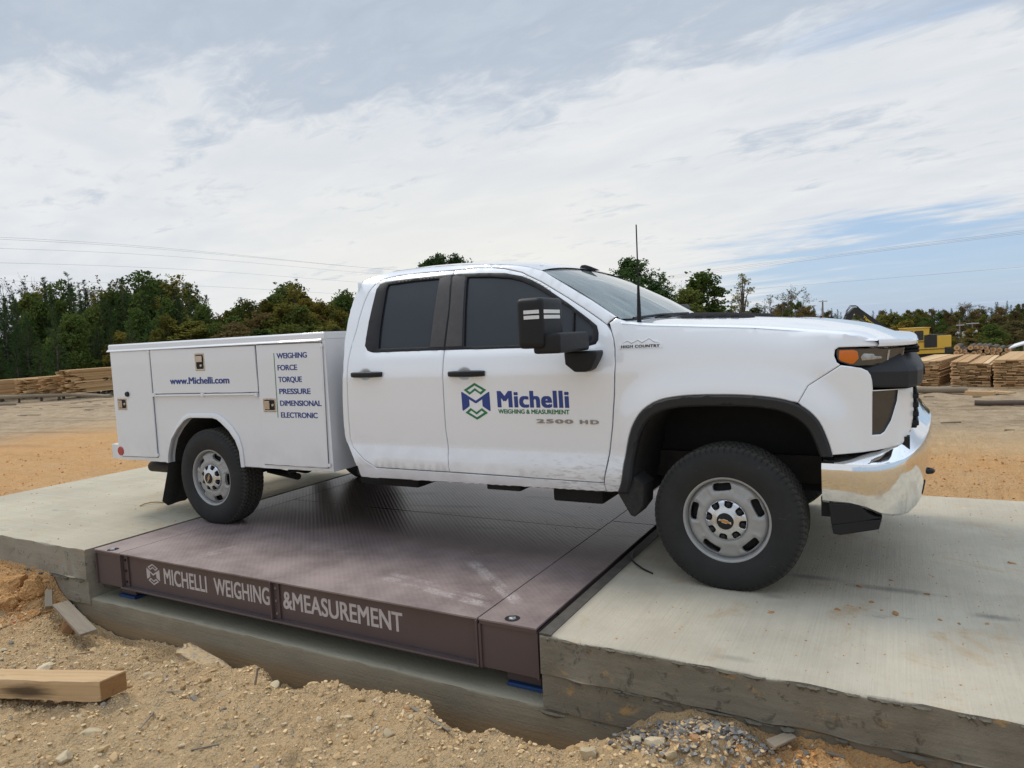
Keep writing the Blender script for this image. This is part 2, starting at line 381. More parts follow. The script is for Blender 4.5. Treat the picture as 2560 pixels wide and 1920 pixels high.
def dirt_mat():
    t = NT('sandy_dirt'); o = t.attr('orange'); p = t.pos
    n1 = t.noise(p, 1.1, 5, .6); n2 = t.noise(p, 9., 6, .7); n3 = t.noise(p, 55., 5, .7); v = t.voro(p, 70.); v2 = t.voro(p, 26.)
    st = t.noise(t.map(p, (.12, .8, 1.)), 1.6, 5, .65, .4)
    tan = t.mix(n2, (.44, .29, .145), (.80, .575, .33)); tan = t.mix(t.ss(n1, .42, .72), tan, (.60, .435, .25))
    tan = t.mix(t.math('MULTIPLY', t.ss(st, .5, .72), .55), tan, (.50, .345, .20))
    orn = t.mix(n2, (.50, .245, .085), (.80, .49, .225))
    c = t.mix(o, tan, orn)
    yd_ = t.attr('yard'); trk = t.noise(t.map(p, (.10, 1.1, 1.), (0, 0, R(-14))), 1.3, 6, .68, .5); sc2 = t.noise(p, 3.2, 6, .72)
    ys = t.mix(t.ss(sc2, .3, .7), (.36, .265, .165), (.56, .43, .29)); ys = t.mix(t.math('MULTIPLY', t.ss(trk, .48, .66), .75), ys, (.24, .17, .105)); ys = t.mix(t.math('MULTIPLY', t.ss(t.noise(t.map(p, (.5, 2.2, 1)), 6., 3, .6), .62, .68), .7), ys, (.15, .11, .075))  # far soil: greyer, bark-mixed, and darkened to stand for missing self-shadow
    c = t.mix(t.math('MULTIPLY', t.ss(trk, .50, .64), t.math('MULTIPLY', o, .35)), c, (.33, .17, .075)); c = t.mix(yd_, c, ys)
    peb = t.n('ShaderNodeTexVoronoi', {0: p, 2: 42.}); pc = t.sep(peb.outputs[1])[0]
    m1 = t.math('MULTIPLY', t.math('SUBTRACT', 1., t.ss(peb.outputs[0], .22, .42)), t.ss(pc, .62, .66))
    c = t.mix(t.math('MULTIPLY', m1, .75), c, t.mix(pc, (.50, .38, .22), (.70, .58, .40)))
    c = t.mix(t.math('MULTIPLY', t.math('SUBTRACT', 1., t.ss(n3, .30, .44)), .45), c, (.25, .165, .085))  # micro-shadow between clods put into the colour: bump hollows go dark
    hgt = t.math('ADD', t.math('MULTIPLY', n3, 1.), t.math('ADD', t.math('MULTIPLY', n2, 1.6), t.math('ADD', t.math('MULTIPLY', m1, .5), t.math('MULTIPLY', v, -.5))))
    t.bump(hgt, .026, 1.)
    return t.fin(c, .93, spec=.15)
M['dirt'] = dirt_mat()
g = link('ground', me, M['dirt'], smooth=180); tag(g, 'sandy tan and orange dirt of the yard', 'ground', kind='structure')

# stones: big ones one by one, crumbs as one mass
def stone_mesh(name, s, seed, flat=.65, sub=2, ang=.5):
    bm = bmesh.new(); bmesh.ops.create_icosphere(bm, subdivisions=sub, radius=1.)
    rg = random.Random(seed); pl = []
    for k in range(12):
        v = Vector((rg.gauss(0, 1), rg.gauss(0, 1), rg.gauss(0, 1))).normalized(); pl.append((v, rg.uniform(.42, .8)))
    ax = (rg.uniform(.75, 1.25), rg.uniform(.6, 1.0), flat*rg.uniform(.8, 1.2))
    for v in bm.verts:
        for n_, d_ in pl:
            q = v.co.dot(n_)
            if q > d_: v.co -= n_*(q-d_)*.95
        v.co *= 1+rg.uniform(-.05, .05)
        v.co = Vector((v.co.x*ax[0], v.co.y*ax[1], v.co.z*ax[2]))*s
    me = bpy.data.meshes.new(name); bm.to_mesh(me); bm.free(); return me
def stone_mat(name, c1, c2):
    t = NT(name); n = t.noise(t.obj, 18., 5, .65); q = t.mix(t.rand(), c1, c2)
    t.bump(t.noise(t.obj, 60., 5, .7), .006, .7)
    return t.fin(t.mix(t.math('MULTIPLY', t.ss(n, .45, .75), .55), q, t.mix(n, (.24, .16, .09), (.40, .28, .15))), .9, spec=.2)
M['stone'] = stone_mat('pale_stone', (.44, .34, .20), (.64, .54, .37))
M['stone_o'] = stone_mat('orange_stone', (.34, .17, .075), (.48, .27, .13))
M['stone_g'] = stone_mat('grey_stone', (.26, .235, .195), (.40, .355, .28))
def clay_mat():
    t = NT('orange_clay'); n1 = t.noise(t.pos, 11., 6, .7); n2 = t.noise(t.pos, 55., 5, .7); n3 = t.voro(t.pos, 60.)
    t.bump(t.math('ADD', n2, t.math('MULTIPLY', n3, -.7)), .020, 1.)
    return t.fin(t.mix(t.math('MULTIPLY', t.math('SUBTRACT', 1., t.ss(n2, .32, .5)), .6), t.mix(n1, (.42, .19, .062), (.74, .45, .20)), (.22, .10, .04)), .93, spec=.15)
M['clay'] = clay_mat()
M['clod'] = stone_mat('tan_clod', (.40, .265, .13), (.62, .44, .24))
def gz(x, y): return float(terrain(np.array([x]), np.array([y]))[0])
def rock(x, y, s, mat, label, group=None, flat=.65, name='rock', z=None, seed=None):
    o = link(name, stone_mesh(name, s, seed if seed is not None else int(abs(x*977+y*613)*10), flat), M[mat], smooth=16)
    o.location = (x, y, (gz(x, y) if z is None else z)+s*flat*.12); o.rotation_euler = (random.uniform(-.3, .3), random.uniform(-.3, .3), random.uniform(0, 6.28))
    return tag(o, label, 'rock', group)
rock(-.33, -1.16, .052, 'stone', 'pale squarish stone at the bottom edge, largest below the trench')
rock(-.10, -1.00, .062, 'stone', 'big rounded tan stone left of the grey gravel heap', flat=.8)
rock(.08, -1.01, .048, 'stone_o', 'brown angular stone lying on the grey gravel heap', flat=.7)
rock(.005, -1.10, .035, 'stone', 'small flat yellow stone below the grey gravel heap')
rock(-.19, -.98, .05, 'stone', 'tan stone half buried beside the edge of the grey gravel heap')
rock(-4.52, -1.0, .085, 'stone_o', 'orange stone propped against the footing corner above the planks', flat=.95)
rock(-1.30, -1.13, .032, 'stone_o', 'amber stone on the trench rim near the weathered stick')
rock(-1.35, -1.32, .030, 'stone_g', 'grey stone on the dirt left of the weathered stick')
rock(-3.70, -1.58, .07, 'stone', 'pale flat stone behind the timber beam', flat=.4)
rock(-3.13, -1.27, .055, 'stone', 'flat yellow stone below the cracked grey mortar lump', flat=.45)
rock(-2.70, -1.86, .062, 'stone', 'long pale slab stone in the dirt right of the timber end', flat=.35)
rock(-2.62, -2.03, .055, 'stone', 'squarish pale stone near the bottom left corner', flat=.6)
rock(-2.20, -1.16, .05, 'stone', 'white chipped stone on the trench rim in front of the girder lettering')
rock(-2.42, -1.33, .042, 'stone_g', 'dull leaning flake of stone on dirt below the trench rim', flat=.35)
for k, (x, y, s_) in enumerate(((-4.98, -.99, .15), (-5.22, -1.06, .17), (-5.02, -1.14, .11), (-4.80, -1.08, .075))):
    lm = stone_mesh('clay_lump', s_, 401+k, .75, 4)
    for v in lm.vertices:
        q = v.co/s_; v.co = v.co*(1+.55*float(fbm(np.array([q.x*2+q.z]), np.array([q.y*2+k*9.+q.z*.7]), 1.6, 5, 40)[0])+.16*float(fbm(np.array([q.x*9+q.z*6]), np.array([q.y*9+q.z*3]), 1., 3, 41)[0]))
    o = link('clay_lump', lm, M['clay'], smooth=40); o.location = (x, y, gz(x, y)-s_*.05); o.rotation_euler = (.2, -.1, k*1.3)
    tag(o, ('large orange clay lump against the left slab, with a broken lower edge', 'largest orange clay lump at the left edge below the slab', 'middling orange clay lump in front of the larger clay lumps at left', 'smallest orange clay lump beside the short wood offcut')[k], 'clay lump')
rgc = random.Random(23)
for k in range(90):
    x = rgc.uniform(-4.5, -.3); y = -1.06-1.15*rgc.random()**1.2
    s_ = rgc.uniform(.018, .045)
    o = link('dirt_clod', stone_mesh('dirt_clod', s_, 500+k % 23, .7, 2), M['clod'], smooth=25); o.location = (x, y, gz(x, y)-s_*.05); o.rotation_euler = (rgc.uniform(-.4, .4), rgc.uniform(-.4, .4), rgc.uniform(0, 6.3))
    tag(o, 'rough tan clods of dirt in the foreground', 'dirt clod', 'clods in the dirt')
rgen = random.Random(11)
for k in range(150):
    x = rgen.uniform(-4.6, .6); yb = rgen.uniform(0, 1); y = -1.08-1.25*yb**.9
    s = rgen.choice([.010, .012, .014, .017, .021, .028])*rgen.uniform(.8, 1.2)
    rock(x, y, s, 'stone' if rgen.random() < .8 else 'stone_g', 'small pale stones scattered over the dirt in front of the scale', 'loose stones on the dirt', flat=rgen.uniform(.45, .8), name='stone', seed=k % 17+900)
cm = MB()
base = []
for sd_ in range(6):
    mm = stone_mesh('tmp', 1., sd_+50, .7, 1); base.append(([tuple(v.co) for v in mm.vertices], [tuple(p.vertices) for p in mm.polygons])); bpy.data.meshes.remove(mm)
def crumbs(mb, n, fx, fs, fz, seed):
    rg = random.Random(seed); pts = [fx(rg) for _ in range(n)]; z = fz(np.array([p[0] for p in pts]), np.array([p[1] for p in pts]))
    for (x, y), zz in zip(pts, z):
        vs, fs_ = base[rg.randrange(6)]; s = fs(rg); a = rg.uniform(0, 6.28); c, sn = math.cos(a)*s, math.sin(a)*s
        mb.add([(x+v[0]*c-v[1]*sn, y+v[0]*sn+v[1]*c, zz+(v[2]+.05)*s) for v in vs], fs_)
def crumb_mat(name, cols):
    t = NT(name); pi = t.n('ShaderNodeNewGeometry').outputs['Random Per Island']
    return t.fin(t.ramp(pi, cols), .92, spec=.15)
M['crumb'] = crumb_mat('dirt_crumbs', [(0, (.40, .26, .12)), (.35, (.58, .40, .20)), (.75, (.68, .49, .27)), (.93, (.74, .58, .37)), (1, (.46, .40, .32))])
crumbs(cm, 14000, lambda r: (r.uniform(-5.2, .9), -.98-1.6*r.random()**1.25), lambda r: .004+.016*r.random()**3.4, lambda x, y: terrain(x, y), 3)
tag(cm.build('gravel', M['crumb'], smooth=30, fix=False), 'loose gravel crumbs over the sandy dirt', 'gravel', kind='stuff')
M['crumb_o'] = crumb_mat('orange_crumbs', [(0, (.34, .145, .045)), (.5, (.54, .26, .09)), (1, (.66, .40, .19))])
cm = MB()
crumbs(cm, 1500, lambda r: (r.uniform(-6.2, -4.75), -.88-.42*r.random()), lambda r: .005+.015*r.random()**2.5, lambda x, y: terrain(x, y), 5)
crumbs(cm, 1500, lambda r: (r.uniform(.2, 1.6), -.875-.30*r.random()), lambda r: .004+.012*r.random()**2.5, lambda x, y: terrain(x, y), 6)
crumbs(cm, 900, lambda r: (r.uniform(-11, -7.6), r.uniform(-.5, 4.5)), lambda r: .008+.018*r.random()**3, lambda x, y: terrain(x, y), 7)
crumbs(cm, 900, lambda r: (r.uniform(.9, 3.0), 2.62+2.2*r.random()), lambda r: .006+.014*r.random()**3, lambda x, y: terrain(x, y), 8)
tag(cm.build('gravel', M['crumb_o'], smooth=30, fix=False), 'crumbly orange clay gravel beside the concrete', 'gravel', kind='stuff')
M['crumb_g'] = crumb_mat('grey_gravel', [(0, (.13, .125, .115)), (.45, (.24, .23, .215)), (.72, (.33, .31, .28)), (.74, (.56, .38, .19)), (1, (.66, .47, .26))])
cm = MB()
def heap(r):
    while 1:
        x, y = r.gauss(.04, .19), -.875-abs(r.gauss(0, .10))
        if -.30 < x < .52 and y > -1.30-.0*x: return x, y
crumbs(cm, 950, heap, lambda r: .006+.016*r.random()**1.6, lambda x, y: terrain(x, y)+.02*np.random.RandomState(1).rand(len(x)), 9)
tag(cm.build('gravel_heap', M['crumb_g'], smooth=30, fix=False), 'heap of grey crushed gravel against the concrete slab', 'gravel', kind='stuff')

# ------------------------------------------------------------------ concrete
def concrete_top(name, c1, c2, broom, stain, fc1=(.050, .043, .031), fc2=(.31, .272, .205), fc3=(.30, .262, .20)):
    t = NT(name); p = t.pos; x, y, z = t.sep(p); _, _, nz = t.sep(t.nor)
    n1 = t.noise(p, 1.7, 5, .6); n2 = t.noise(p, 12., 5, .65); n3 = t.noise(p, 70., 4, .6)
    br = t.noise(t.map(p, (1, .012, 1) if broom == 'y' else (.02, 1, 1)), 120. if broom == 'y' else 40., 3, .6)
    c = t.mix(t.ss(n1, .3, .7), c1, c2); c = t.mix(t.math('MULTIPLY', t.ss(n2, .5, .8), .30), c, (.52, .50, .44))
    c = t.mix(t.math('MULTIPLY', t.ss(br, .35, .7), .15), c, (.22, .21, .18))
    od = t.math('MULTIPLY', t.ss(t.noise(p, 2.6, 6, .7, .6), .54, .72), stain)
    c = t.mix(od, c, (.42, .30, .17))
    dk = t.noise(t.map(p, (1.2, 2.2, 1)), 1.6, 4, .6, .3); c = t.mix(t.math('MULTIPLY', t.ss(dk, .66, .76), .5), c, (.16, .16, .15))
    sp = t.math('MULTIPLY', t.ss(t.noise(p, 95., 2), .70, .76), .7); c = t.mix(sp, c, (.30, .16, .08))
    # formed sides: darker than the top, with board marks and clay smears
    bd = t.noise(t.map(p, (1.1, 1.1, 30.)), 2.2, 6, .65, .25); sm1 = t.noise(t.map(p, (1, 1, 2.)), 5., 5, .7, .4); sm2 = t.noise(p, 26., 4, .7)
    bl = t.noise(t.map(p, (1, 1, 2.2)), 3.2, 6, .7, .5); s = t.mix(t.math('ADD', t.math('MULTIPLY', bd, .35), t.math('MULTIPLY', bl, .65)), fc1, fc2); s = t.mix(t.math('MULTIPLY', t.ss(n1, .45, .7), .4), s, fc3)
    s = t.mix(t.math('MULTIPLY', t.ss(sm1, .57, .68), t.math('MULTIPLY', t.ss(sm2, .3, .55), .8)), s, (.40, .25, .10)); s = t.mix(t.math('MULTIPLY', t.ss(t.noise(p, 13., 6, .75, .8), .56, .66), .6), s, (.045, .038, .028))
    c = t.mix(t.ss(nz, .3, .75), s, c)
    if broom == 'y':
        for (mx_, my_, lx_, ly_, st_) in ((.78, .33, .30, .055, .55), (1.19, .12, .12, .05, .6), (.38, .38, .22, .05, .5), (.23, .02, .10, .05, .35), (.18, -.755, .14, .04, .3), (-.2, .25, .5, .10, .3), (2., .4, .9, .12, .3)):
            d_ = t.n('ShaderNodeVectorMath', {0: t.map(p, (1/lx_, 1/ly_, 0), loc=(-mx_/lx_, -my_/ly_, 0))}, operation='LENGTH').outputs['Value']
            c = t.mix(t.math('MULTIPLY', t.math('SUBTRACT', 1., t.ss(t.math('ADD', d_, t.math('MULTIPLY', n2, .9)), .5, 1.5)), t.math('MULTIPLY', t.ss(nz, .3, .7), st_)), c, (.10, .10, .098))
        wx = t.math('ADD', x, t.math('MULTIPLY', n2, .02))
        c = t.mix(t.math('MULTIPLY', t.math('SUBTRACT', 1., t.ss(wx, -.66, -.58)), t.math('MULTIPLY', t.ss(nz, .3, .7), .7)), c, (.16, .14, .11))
    hh = t.math('ADD', t.math('MULTIPLY', br, .7), t.math('ADD', n3, t.math('MULTIPLY', bd, .8)))
    t.bump(hh, .006, .55)
    return t.fin(c, .86, spec=.25)
M['conc_r'] = concrete_top('broomed_concrete', (.43, .385, .300), (.54, .487, .382), 'y', .75)
M['conc_l'] = concrete_top('dusty_concrete', (.41, .365, .275), (.49, .442, .335), 'x', .45, (.17, .15, .115), (.37, .335, .265), (.33, .30, .24))
def footing_mat():
    t = NT('footing_concrete'); p = t.pos; _, _, nz = t.sep(t.nor); x, y, z = t.sep(p)
    n1 = t.noise(p, 2.2, 5, .6); bd = t.noise(t.map(p, (.9, .9, 34.)), 2.4, 6, .65, .2); n3 = t.noise(p, 60., 4)
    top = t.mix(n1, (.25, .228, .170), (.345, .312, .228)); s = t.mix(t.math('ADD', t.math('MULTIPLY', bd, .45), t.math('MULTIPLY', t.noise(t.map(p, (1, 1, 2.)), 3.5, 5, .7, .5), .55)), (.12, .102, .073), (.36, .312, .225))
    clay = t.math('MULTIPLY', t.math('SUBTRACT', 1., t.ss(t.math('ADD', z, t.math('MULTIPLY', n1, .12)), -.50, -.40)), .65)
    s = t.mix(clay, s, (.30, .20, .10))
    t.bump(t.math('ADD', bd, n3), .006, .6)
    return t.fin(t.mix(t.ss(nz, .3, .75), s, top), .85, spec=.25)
M['footing'] = footing_mat()
def slab(name, x0, x1, y0, y1, z0, z1, mat, label, rag=.010, step=None, seed=1, jag=True):
    # chamfered block whose near top arris is ragged
    n = int((x1-x0)/.035)+1; X_ = np.linspace(x0, x1, n); Yk = np.zeros(n)
    r1 = fbm(X_, Yk+seed, 6., 4, seed)*rag*4; r2 = fbm(X_, Yk+seed+5, 9., 3, seed+7)*rag*3
    rows = []
    def row(y, z, a=0., b=0.): rows.append([(float(x), float(y+a*r1[i]), float(z+b*r2[i])) for i, x in enumerate(X_)])
    row(y1, z0); row(y1, z1); row(y1-.01, z1)
    for k in range(1, 6): row(y1+(y0-y1)*k/6, z1)
    row(y0+.05, z1); row(y0+.012, z1, .6, .3); row(y0+.003, z1-.006, .8, .8); row(y0, z1-.018, .8, .5)
    if step is not None:
        row(y0, step+.012, .3); row(y0-.004, step, .9, .6); row(y0+.012, step-.012, .4); row(y0+.012, step-.06, .2)
        row(y0+.012, z0+.03, .3)
    row(y0+(.012 if step is not None else 0), z0, .4)
    mb = MB().grid(rows); k = len(rows); 
    mb.f.append(tuple(i*n for i in range(k))); mb.f.append(tuple(i*n+n-1 for i in range(k-1, -1, -1)))
    o = mb.build(name, mat, smooth=40); return tag(o, label, 'concrete', kind='structure')
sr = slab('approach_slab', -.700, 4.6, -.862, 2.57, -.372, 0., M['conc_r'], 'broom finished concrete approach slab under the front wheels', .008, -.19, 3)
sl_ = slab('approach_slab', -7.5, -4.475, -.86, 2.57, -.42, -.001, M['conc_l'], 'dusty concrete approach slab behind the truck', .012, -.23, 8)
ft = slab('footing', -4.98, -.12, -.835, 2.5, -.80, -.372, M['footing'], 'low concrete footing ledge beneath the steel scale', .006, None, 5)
# mortar fins squeezed out of the form joints
def fins(parent, segs, y, mat, seed, sc=1.):
    rg = random.Random(seed); mb = MB()
    for (x0, x1, z) in segs:
        x = x0
        while x < x1:
            w = rg.choice([.015, .025, .04, .06, .09])*rg.uniform(.7, 1.3)*sc; h = rg.uniform(.005, .022)*sc; o_ = rg.uniform(.004, .016)*sc
            k = 7; top = []; bot = []; mid = []
            for i in range(k):
                xx = x+w*i/(k-1); e = math.sin(math.pi*i/(k-1))**.6
                top.append((xx, y+.004, z+rg.uniform(-.002, .003))); mid.append((xx, y-o_*e*rg.uniform(.6, 1.2), z-h*.3)); bot.append((xx, y+.003, z-h*e*rg.uniform(.25, 1.7)-.002))
            mb.grid([top, mid, bot]); x += w+rg.choice([0, .01, .03, .10])*sc
    return mb.build('mortar_fin', mat, parent, smooth=60)
M['mortar'] = simple('grey_mortar', (.125, .112, .085), .95, var=.5, scale=30, bump=.004)
fins(sr, [(-.66, 1.5, -.008)], -.866, M['mortar'], 4, .8)
fins(sr, [(-.55, 0., -.205), (-.33, -.15, -.195)], -.868, M['mortar'], 5, .8)
fins(sr, [(-.15, 1.6, -.198)], -.866, M['mortar'], 8, 1.5)
fins(ft, [(-.72, -.32, -.376)], -.866, M['mortar'], 6, 1.3)
fins(sl_, [(-5.6, -4.6, -.235)], -.866, M['mortar'], 7, 1.1)
M['angle_iron'] = simple('dirty_angle_iron', (.075, .066, .055), .75, .1, var=.75, scale=16, bump=.003)
MB().bb(-.703, -.640, -.850, 2.55, -.02, .0035).build('edge_angle', M['angle_iron'], sr)

# ------------------------------------------------------------------ steel axle scale deck
def deck_mat(name, tread):
    t = NT(name); p = t.pos; x, y, z = t.sep(p); _, _, nz = t.sep(t.nor)
    n1 = t.noise(p, 2.1, 6, .65); n2 = t.noise(p, 22., 5, .7); n3 = t.noise(t.map(p, (1.5, 5, 1)), 3., 5, .65)
    c = t.mix(n1, (.125, .090, .084), (.180, .136, .129)) if tread else t.mix(n1, (.085, .060, .058), (.118, .086, .083))
    if tread:
        c = t.mix(t.math('MULTIPLY', t.ss(n3, .52, .75), .35), c, (.21, .18, .175))
        ch = t.math('MULTIPLY', t.ss(t.noise(p, 7., 4, .6), .36, .62), t.math('ADD', .35, t.ss(t.noise(p, 75., 4, .7), .40, .6)))
        def mark(ax_, ay, bx, by, w, st):
            nonlocal c
            l = math.hypot(bx-ax_, by-ay); ux, uy = (bx-ax_)/l, (by-ay)/l; mx, my = (ax_+bx)/2, (ay+by)/2
            dx, dy = t.math('SUBTRACT', x, mx), t.math('SUBTRACT', y, my)
            u = t.math('ABSOLUTE', t.math('ADD', t.math('MULTIPLY', dx, ux), t.math('MULTIPLY', dy, uy))); v = t.math('ABSOLUTE', t.math('SUBTRACT', t.math('MULTIPLY', dy, ux), t.math('MULTIPLY', dx, uy)))
            mk = t.math('MULTIPLY', t.math('SUBTRACT', 1., t.ss(u, l*.38, l*.53)), t.math('SUBTRACT', 1., t.ss(v, w*.4, w)))
            c = t.mix(t.math('MULTIPLY', t.math('MULTIPLY', mk, ch), st), c, (.55, .50, .48))
        mark(-1.97, -.50, -1.09, -.65, .045, .8); mark(-1.95, -.43, -1.15, -.56, .03, .6); mark(-1.60, -.05, -.92, -.60, .055, .75); mark(-3.48, -.66, -3.38, -.38, .07, .5)
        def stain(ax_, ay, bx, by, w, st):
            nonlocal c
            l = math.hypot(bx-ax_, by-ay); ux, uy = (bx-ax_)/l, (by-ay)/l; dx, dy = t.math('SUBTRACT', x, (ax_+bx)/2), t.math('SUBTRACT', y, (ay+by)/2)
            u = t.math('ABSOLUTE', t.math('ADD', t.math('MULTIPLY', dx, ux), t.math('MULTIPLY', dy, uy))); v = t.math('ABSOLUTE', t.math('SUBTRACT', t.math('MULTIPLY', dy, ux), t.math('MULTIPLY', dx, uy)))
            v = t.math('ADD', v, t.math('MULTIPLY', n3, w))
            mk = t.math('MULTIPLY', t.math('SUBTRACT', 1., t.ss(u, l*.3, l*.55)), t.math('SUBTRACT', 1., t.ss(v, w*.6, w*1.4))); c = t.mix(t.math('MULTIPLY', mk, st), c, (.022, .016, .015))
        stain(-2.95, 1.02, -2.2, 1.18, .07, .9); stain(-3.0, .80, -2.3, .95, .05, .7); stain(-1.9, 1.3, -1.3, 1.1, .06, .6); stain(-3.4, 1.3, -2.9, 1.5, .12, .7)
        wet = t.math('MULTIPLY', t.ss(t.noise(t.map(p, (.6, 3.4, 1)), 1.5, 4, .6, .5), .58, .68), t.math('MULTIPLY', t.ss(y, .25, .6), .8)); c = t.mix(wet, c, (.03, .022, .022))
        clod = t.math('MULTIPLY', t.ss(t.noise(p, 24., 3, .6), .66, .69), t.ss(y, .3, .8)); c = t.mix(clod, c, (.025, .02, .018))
        k = 3.14159/.030
        a1, a2 = t.math('MULTIPLY', t.math('ADD', x, y), k*.72), t.math('MULTIPLY', t.math('SUBTRACT', x, y), k*.72)
        lug = t.math('ABSOLUTE', t.math('MULTIPLY', t.math('SINE', a1), t.math('SINE', a2)))
        hgt = t.ss(lug, .45, .85); t.bump(t.math('ADD', hgt, t.math('MULTIPLY', n2, .12)), .0032, t.n('ShaderNodeMapRange', {0: y, 1: -.5, 2: .7, 3: .25, 4: 1.}).outputs[0])
        dust = t.math('SUBTRACT', 1., t.ss(y, -.25, .75)); rr = t.math('ADD', .30, t.math('ADD', t.math('MULTIPLY', dust, .30), t.math('MULTIPLY', n1, .08)))
        c = t.mix(t.math('MULTIPLY', t.ss(n1, .25, .7), t.math('MULTIPLY', dust, .8)), c, (.34, .268, .250))
    else:
        t.bump(n2, .0015, .4); rr = t.math('ADD', .38, t.math('MULTIPLY', n1, .2))
    return t.fin(c, rr, .15, spec=.5)
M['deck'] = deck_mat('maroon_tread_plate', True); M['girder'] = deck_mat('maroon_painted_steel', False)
M['stencil'] = simple('grey_stencil_paint', (.47, .43, .42), .6, var=.12, scale=25)
M['bluepad'] = simple('blue_pad', (.015, .055, .17), .6)
M['bolt'] = simple('zinc_bolt', (.33, .33, .34), .3, .85)
M['hole'] = simple('bolt_hole', (.008, .007, .007), .9)
scale = tag(empty('truck_scale', (-2.585, -.806, 0)), 'maroon steel truck scale deck between two concrete slabs, with stencilled lettering', 'truck scale')
def sc_part(mb, name, mat, smooth=None, parent=None, **k):
    o = mb.build(name, mat, parent or scale, smooth, **k)
    if (parent or scale) is scale: o.matrix_parent_inverse = Matrix.Translation((2.585, .806, 0))
    return o
DX0, DX1, DY0, DY1 = -4.431, -.741, -.806, 2.545
SEAML, SEAMR = -4.125, -1.078
g_ = .0035
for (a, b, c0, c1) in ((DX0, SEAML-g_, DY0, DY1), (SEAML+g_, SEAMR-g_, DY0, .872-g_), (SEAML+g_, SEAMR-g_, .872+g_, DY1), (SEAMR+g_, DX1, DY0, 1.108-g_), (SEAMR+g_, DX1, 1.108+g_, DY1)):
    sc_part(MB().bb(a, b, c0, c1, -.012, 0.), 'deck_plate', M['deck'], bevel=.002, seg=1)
# girder facing the camera: web set back under the plate, flanges, stiffeners, end boxes
sc_part(MB().bb(SEAML-.02, SEAMR+.02, DY0+.030, DY0+.045, -.247, -.013), 'girder_web', M['girder'])
sc_part(MB().bb(SEAML+.002, SEAMR-.002, DY0-.012, DY0+.029, -.258, -.246), 'girder_flange', M['girder'], bevel=.002, seg=1)
for (x, dx) in ((-2.583, .012), (SEAML+.008, .012), (SEAMR-.01, .012)):
    st = sc_part(MB().bb(x-dx/2, x+dx/2, DY0-.006, DY0+.029, -.2455, -.013), 'stiffener', M['girder'], bevel=.0015, seg=1)
for xb in (-2.583, SEAML+.012):
    an = sc_part(MB().bb(xb+.006, xb+.052, DY0+.018, DY0+.0295, -.2455, -.0135), 'connection_angle', M['girder'], bevel=.001, seg=1)
    for zz in (-.05, -.13, -.21):
        sc_part(MB().lathe([(0, -.006), (.0085, -.006), (.0095, 0.), (0, 0.)], 10, 'y', (xb+.030, DY0+.0175, zz)), 'bolt', M['hole'] if xb < -3 else M['bolt'], 30, an)
for (a, b) in ((DX0+.004, SEAML-.006), (SEAMR+.006, DX1-.004)):
    bx_ = sc_part(MB().bb(a, b, DY0+.012, DY0+.25, -.262, -.026), 'end_box', M['girder'], bevel=.002, seg=1)
    sc_part(MB().bb(a-.001, b+.001, DY0+.004, DY0+.012, -.030, -.0125), 'weld_bead', M['girder'], None, bx_)
    for xe in (a, b): sc_part(MB().bb(xe-.007, xe+.007, DY0+.001, DY0+.0115, -.262, -.031), 'end_bar', M['girder'], None, bx_)
sc_part(MB().bb(DX1-.02, DX1-.002, DY0+.26, DY1, -.25, -.013), 'side_beam', M['girder']); sc_part(MB().bb(DX0+.002, DX0+.02, DY0+.26, DY1, -.25, -.013), 'side_beam', M['girder'])
for yy in (.4, 1.5, 2.45): sc_part(MB().bb(DX0+.03, DX1-.03, yy, yy+.02, -.245, -.013), 'cross_beam', M['girder'])
for (bx0, by0) in ((-.908, -.745), (-4.266, -.762), (-.9, 2.4), (-4.27, 2.4)):
    cup = sc_part(MB().lathe([(0, .0006), (.036, .0006), (.038, .0012), (.040, .0006)], 24, 'z', (bx0, by0, 0)), 'access_hole', M['hole'], 40)
    sc_part(MB().lathe([(0, .010), (.015, .010), (.020, .007), (.022, .001)], 6, 'z', (bx0, by0, 0)), 'cap_bolt', M['bolt'], 30, cup)
for (fx0, fx1) in ((-1.00, -.78), (-4.33, -4.13)):
    ld = sc_part(MB().bb(fx0+.02, fx1, DY0+.10, DY0+.24, -.351, -.264), 'load_cell_stand', M['girder'], bevel=.004, seg=1)
    sc_part(MB().bb(fx0+.03, fx1+.02, DY0+.075, DY0+.26, -.371, -.352), 'shim_pad', M['bluepad'], None, ld, bevel=.003, seg=1)

